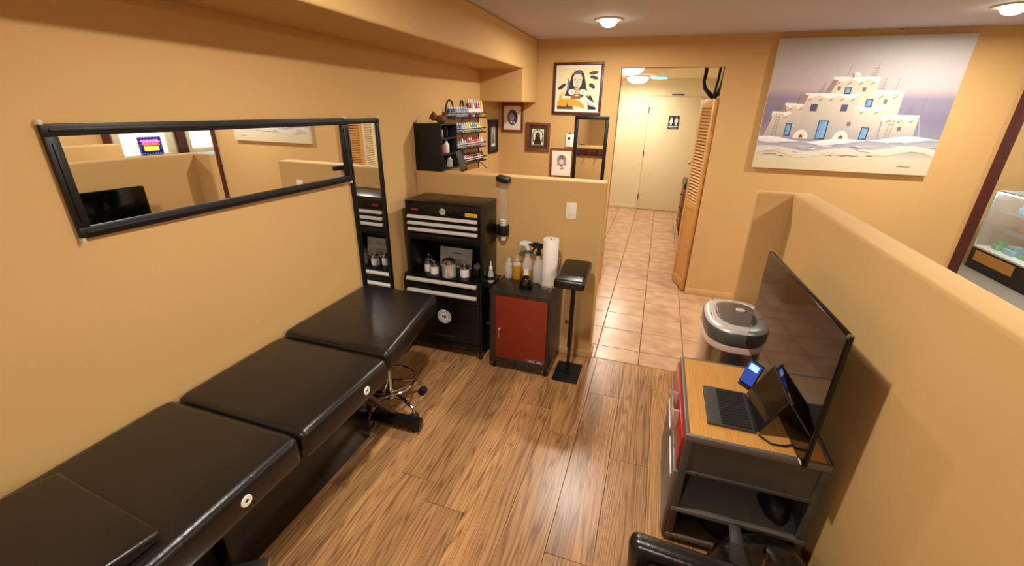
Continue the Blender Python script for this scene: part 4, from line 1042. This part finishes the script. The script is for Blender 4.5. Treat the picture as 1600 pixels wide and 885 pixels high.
# ------------------------------------------------------------------ chair and bag at the bottom edge
ch = thing('leather_chair', 'black padded leather chair whose back rises at the bottom edge', 'chair', (.322, .815, -.0), R(-4))
def pad(p, q, bev=.03): return MB().hexa(list(p)+list(q), bev, 5)
pad([(-.25, .13, .40), (.22, .13, .40), (.22, .20, .40), (-.25, .20, .40)], [(-.262, .10, .622), (.235, .10, .630), (.235, .17, .630), (-.262, .17, .622)], .03).build('backrest', 'leather_soft', ch, angle=60)
pad([(-.20, .100, .43), (.17, .100, .43), (.17, .15, .43), (-.20, .15, .43)], [(-.205, .068, .582), (.180, .068, .590), (.180, .12, .590), (-.205, .12, .582)], .024).build('back_cushion', 'leather_soft', ch, angle=60)
pad([(-.25, -.32, .36), (.25, -.32, .36), (.25, .16, .36), (-.25, .16, .36)], [(-.25, -.32, .46), (.25, -.32, .46), (.25, .16, .46), (-.25, .16, .46)], .03).build('seat', 'leather_soft', ch, angle=60)
MB().lathe([(.03, .07), (.03, .20), (.02, .21), (.02, .36)], n=16).build('gas_lift', 'black_paint', ch)
for k in range(5):
    a = 2*PI/5*k+.3; c, s = math.cos(a), math.sin(a)
    o = MB().tube([(.02*c, .02*s, .085), (.15*c, .15*s, .08), (.26*c, .26*s, .06)], [.02, .017, .013], 8).build('leg', 'black_paint', ch)
    MB().lathe([(.014, -.022), (.026, -.02), (.027, 0), (.026, .02), (.014, .022)], (.26*c, .26*s, .027), 14, 'Y').build('caster', 'rubber', o)
bag = thing('leather_bag', 'slumped black leather bag with brass zip in front of the desk', 'bag', (.575, 1.345, 0))
random.seed(5)
def slump(rx, ry, h, c=(0, 0), n=28, rings=12):
    vs, fs = [], []
    for j in range(rings+1):
        t = j/rings; z = h*math.sin(t*PI/2)**.9; k = math.cos(t*PI/2)**.55 if j < rings else .02
        for i in range(n):
            a = 2*PI*i/n; w = 1+.05*math.sin(3*a+5*t)+.035*math.sin(7*a-4*t)
            vs.append((c[0]+rx*k*w*math.cos(a), c[1]+ry*k*w*math.sin(a), z*(1+.06*math.sin(2*a+1))))
    for j in range(rings):
        for i in range(n): fs.append((j*n+i, j*n+(i+1) % n, (j+1)*n+(i+1) % n, (j+1)*n+i))
    fs.append(tuple(range(n-1, -1, -1))); fs.append(tuple(range(rings*n, rings*n+n)))
    return MB().add(vs, fs)
slump(.195, .135, .30).build('body', 'leather_soft', bag, angle=80)
MB().hexa([(-.11, -.05, .285), (-.05, -.09, .27), (-.06, -.11, .25), (-.13, -.07, .265), (-.13, .05, .325), (-.085, .04, .33), (-.08, -.03, .315), (-.125, -.02, .31)], .006, 2).build('flap', 'flap_grey', bag)
m = MB()
for k in range(9): m.box(-.035+k*.006, -.031+k*.006, -.10+k*.012, -.092+k*.012, .283+.003*math.sin(k), .2915+.003*math.sin(k), .0008)
m.build('zip', 'gold', bag, 'brass zip teeth')
sb = slump(.13, .17, .115).build('folded_jacket', 'black_matte', None, angle=80, loc=(.50, 1.72, .0455)); tag(sb, 'crumpled black cloth on the lowest shelf of the steel desk', 'cloth')
sb = slump(.06, .10, .085).build('dark_pouch', 'black_matte', None, angle=80, loc=(.685, 1.66, .2055)); tag(sb, 'small dark pouch at the back of the desk upper shelf', 'pouch')

# ------------------------------------------------------------------ front room seen past the post and in the mirror
cs = thing('display_case', 'lit glass display case in the front room beyond the dark post', 'display case', (4.0, 5.0, 0))
CL, CWD = 1.88, .50
MB().box(0, CWD, 0, CL, 0, .26, .004).build('base', 'case_dark', cs)
MB().box(-.006, -.001, 1.10, 1.78, .115, .235).build('front_plate', 'wallbox_tan', cs)
MB().box(.0, CWD, 0, CL, .26, .285, .003).build('deck', 'case_goods_d', cs)
for x in (.006, CWD-.006):
    for y in (.006, CL-.006): MB().box(x-.008, x+.008, y-.008, y+.008, .285, .965, .001).build('corner_post', 'case_frame', cs)
for x0, x1, y0, y1 in ((0, CWD, 0, .014), (0, CWD, CL-.014, CL), (0, .014, .014, CL-.014), (CWD-.014, CWD, .014, CL-.014)):
    MB().box(x0, x1, y0, y1, .962, .980, .001).build('top_frame', 'case_frame', cs)
MB().box(.004, .008, .016, CL-.016, .286, .961).build('front_glass', 'glass', cs)
MB().box(.015, CWD-.015, CL-.008, CL-.004, .286, .961).build('end_glass', 'glass', cs)
MB().box(.015, CWD-.015, .016, CL-.016, .966, .972).build('top_glass', 'glass', cs)
MB().box(CWD-.010, CWD-.004, .016, CL-.016, .286, .961).build('back_panel', 'case_goods_a', cs)
MB().box(.02, .04, .02, CL-.02, .946, .961).build('light_strip', 'led_white', cs)
for z in (.50, .72): MB().box(.10, CWD-.012, .018, CL-.018, z, z+.006).build('shelf', 'glass', cs)
random.seed(21)
names = ['jewellery_tray', 'trinket_box', 'ornament', 'card_pack']; gcol = ['pale blue', 'coral', 'green', 'white']
ords = ['nearest', 'second', 'third', 'fourth', 'fifth', 'sixth', 'seventh', 'farthest']
for k in range(24):
    z = (.2855, .5065, .7265)[k % 3]; y = 5.16+(k//3)*.215+random.uniform(0, .02); x = 4.0+(.12 if z < .4 else .22)+random.uniform(0, .10)
    w, dp, h = random.uniform(.04, .07), random.uniform(.05, .08), random.uniform(.05, .12)
    mm = MB().box(-w, w, -dp, dp, 0, h*.6, .004).box(-w*.7, w*.7, -dp*.7, dp*.7, h*.6, h, .004)
    ci = (k*7+k//3) % 4
    o = mm.build(names[k % 4], 'case_goods_'+'abcd'[ci], None, loc=(x, y, z), rot=(0, 0, random.uniform(-.2, .2)))
    q = ['deck', 'middle shelf', 'upper shelf'][k % 3]
    tag(o, '%s article on the %s of the lit display case, %s along it' % (gcol[ci], q, ords[k//3]), 'goods', 'goods on the %s of the display case' % q)
ns_ = thing('neon_sign', 'glowing blue bordered sign with pink and yellow tubes in the front window', 'neon sign', (4.955, 5.43+FS, .965))
MB().box(-.012, 0, -.185, .185, 0, .285, .004).build('panel', 'sign_dark', ns_)
def wave(z, amp, y0, y1, n, fr): return [(-.018, y0+(y1-y0)*i/n, z+amp*math.sin(fr*i/n*2*PI)) for i in range(n+1)]
MB().tube(wave(.215, .022, -.145, .145, 60, 6), .010, 6).build('upper_tube', 'neon_pink', ns_)
MB().tube(wave(.165, .014, -.135, .135, 60, 7), .010, 6).build('middle_tube', 'neon_red', ns_)
for k in range(5): MB().box(-.022, -.013, -.115+k*.047, -.075+k*.047, .060, .130, .006).build('lower_block', 'neon_yellow', ns_)
for k in range(9):
    for z in (.018, .268): MB().lathe([(.007, -.013), (.007, -.018), (.003, -.021)], (0, -.168+.042*k, z), 8, 'X').build('border_lamp', 'neon_blue', ns_)
for k in range(4):
    for y in (-.170, .170): MB().lathe([(.007, -.013), (.007, -.018), (.003, -.021)], (0, y, .065+.05*k), 8, 'X').build('border_lamp', 'neon_blue', ns_)
for y in (-.12, .12): MB().tube([(-.004, y, .285), (-.004, y, 1.40)], .0015, 5).build('hanging_wire', 'black_matte', ns_)
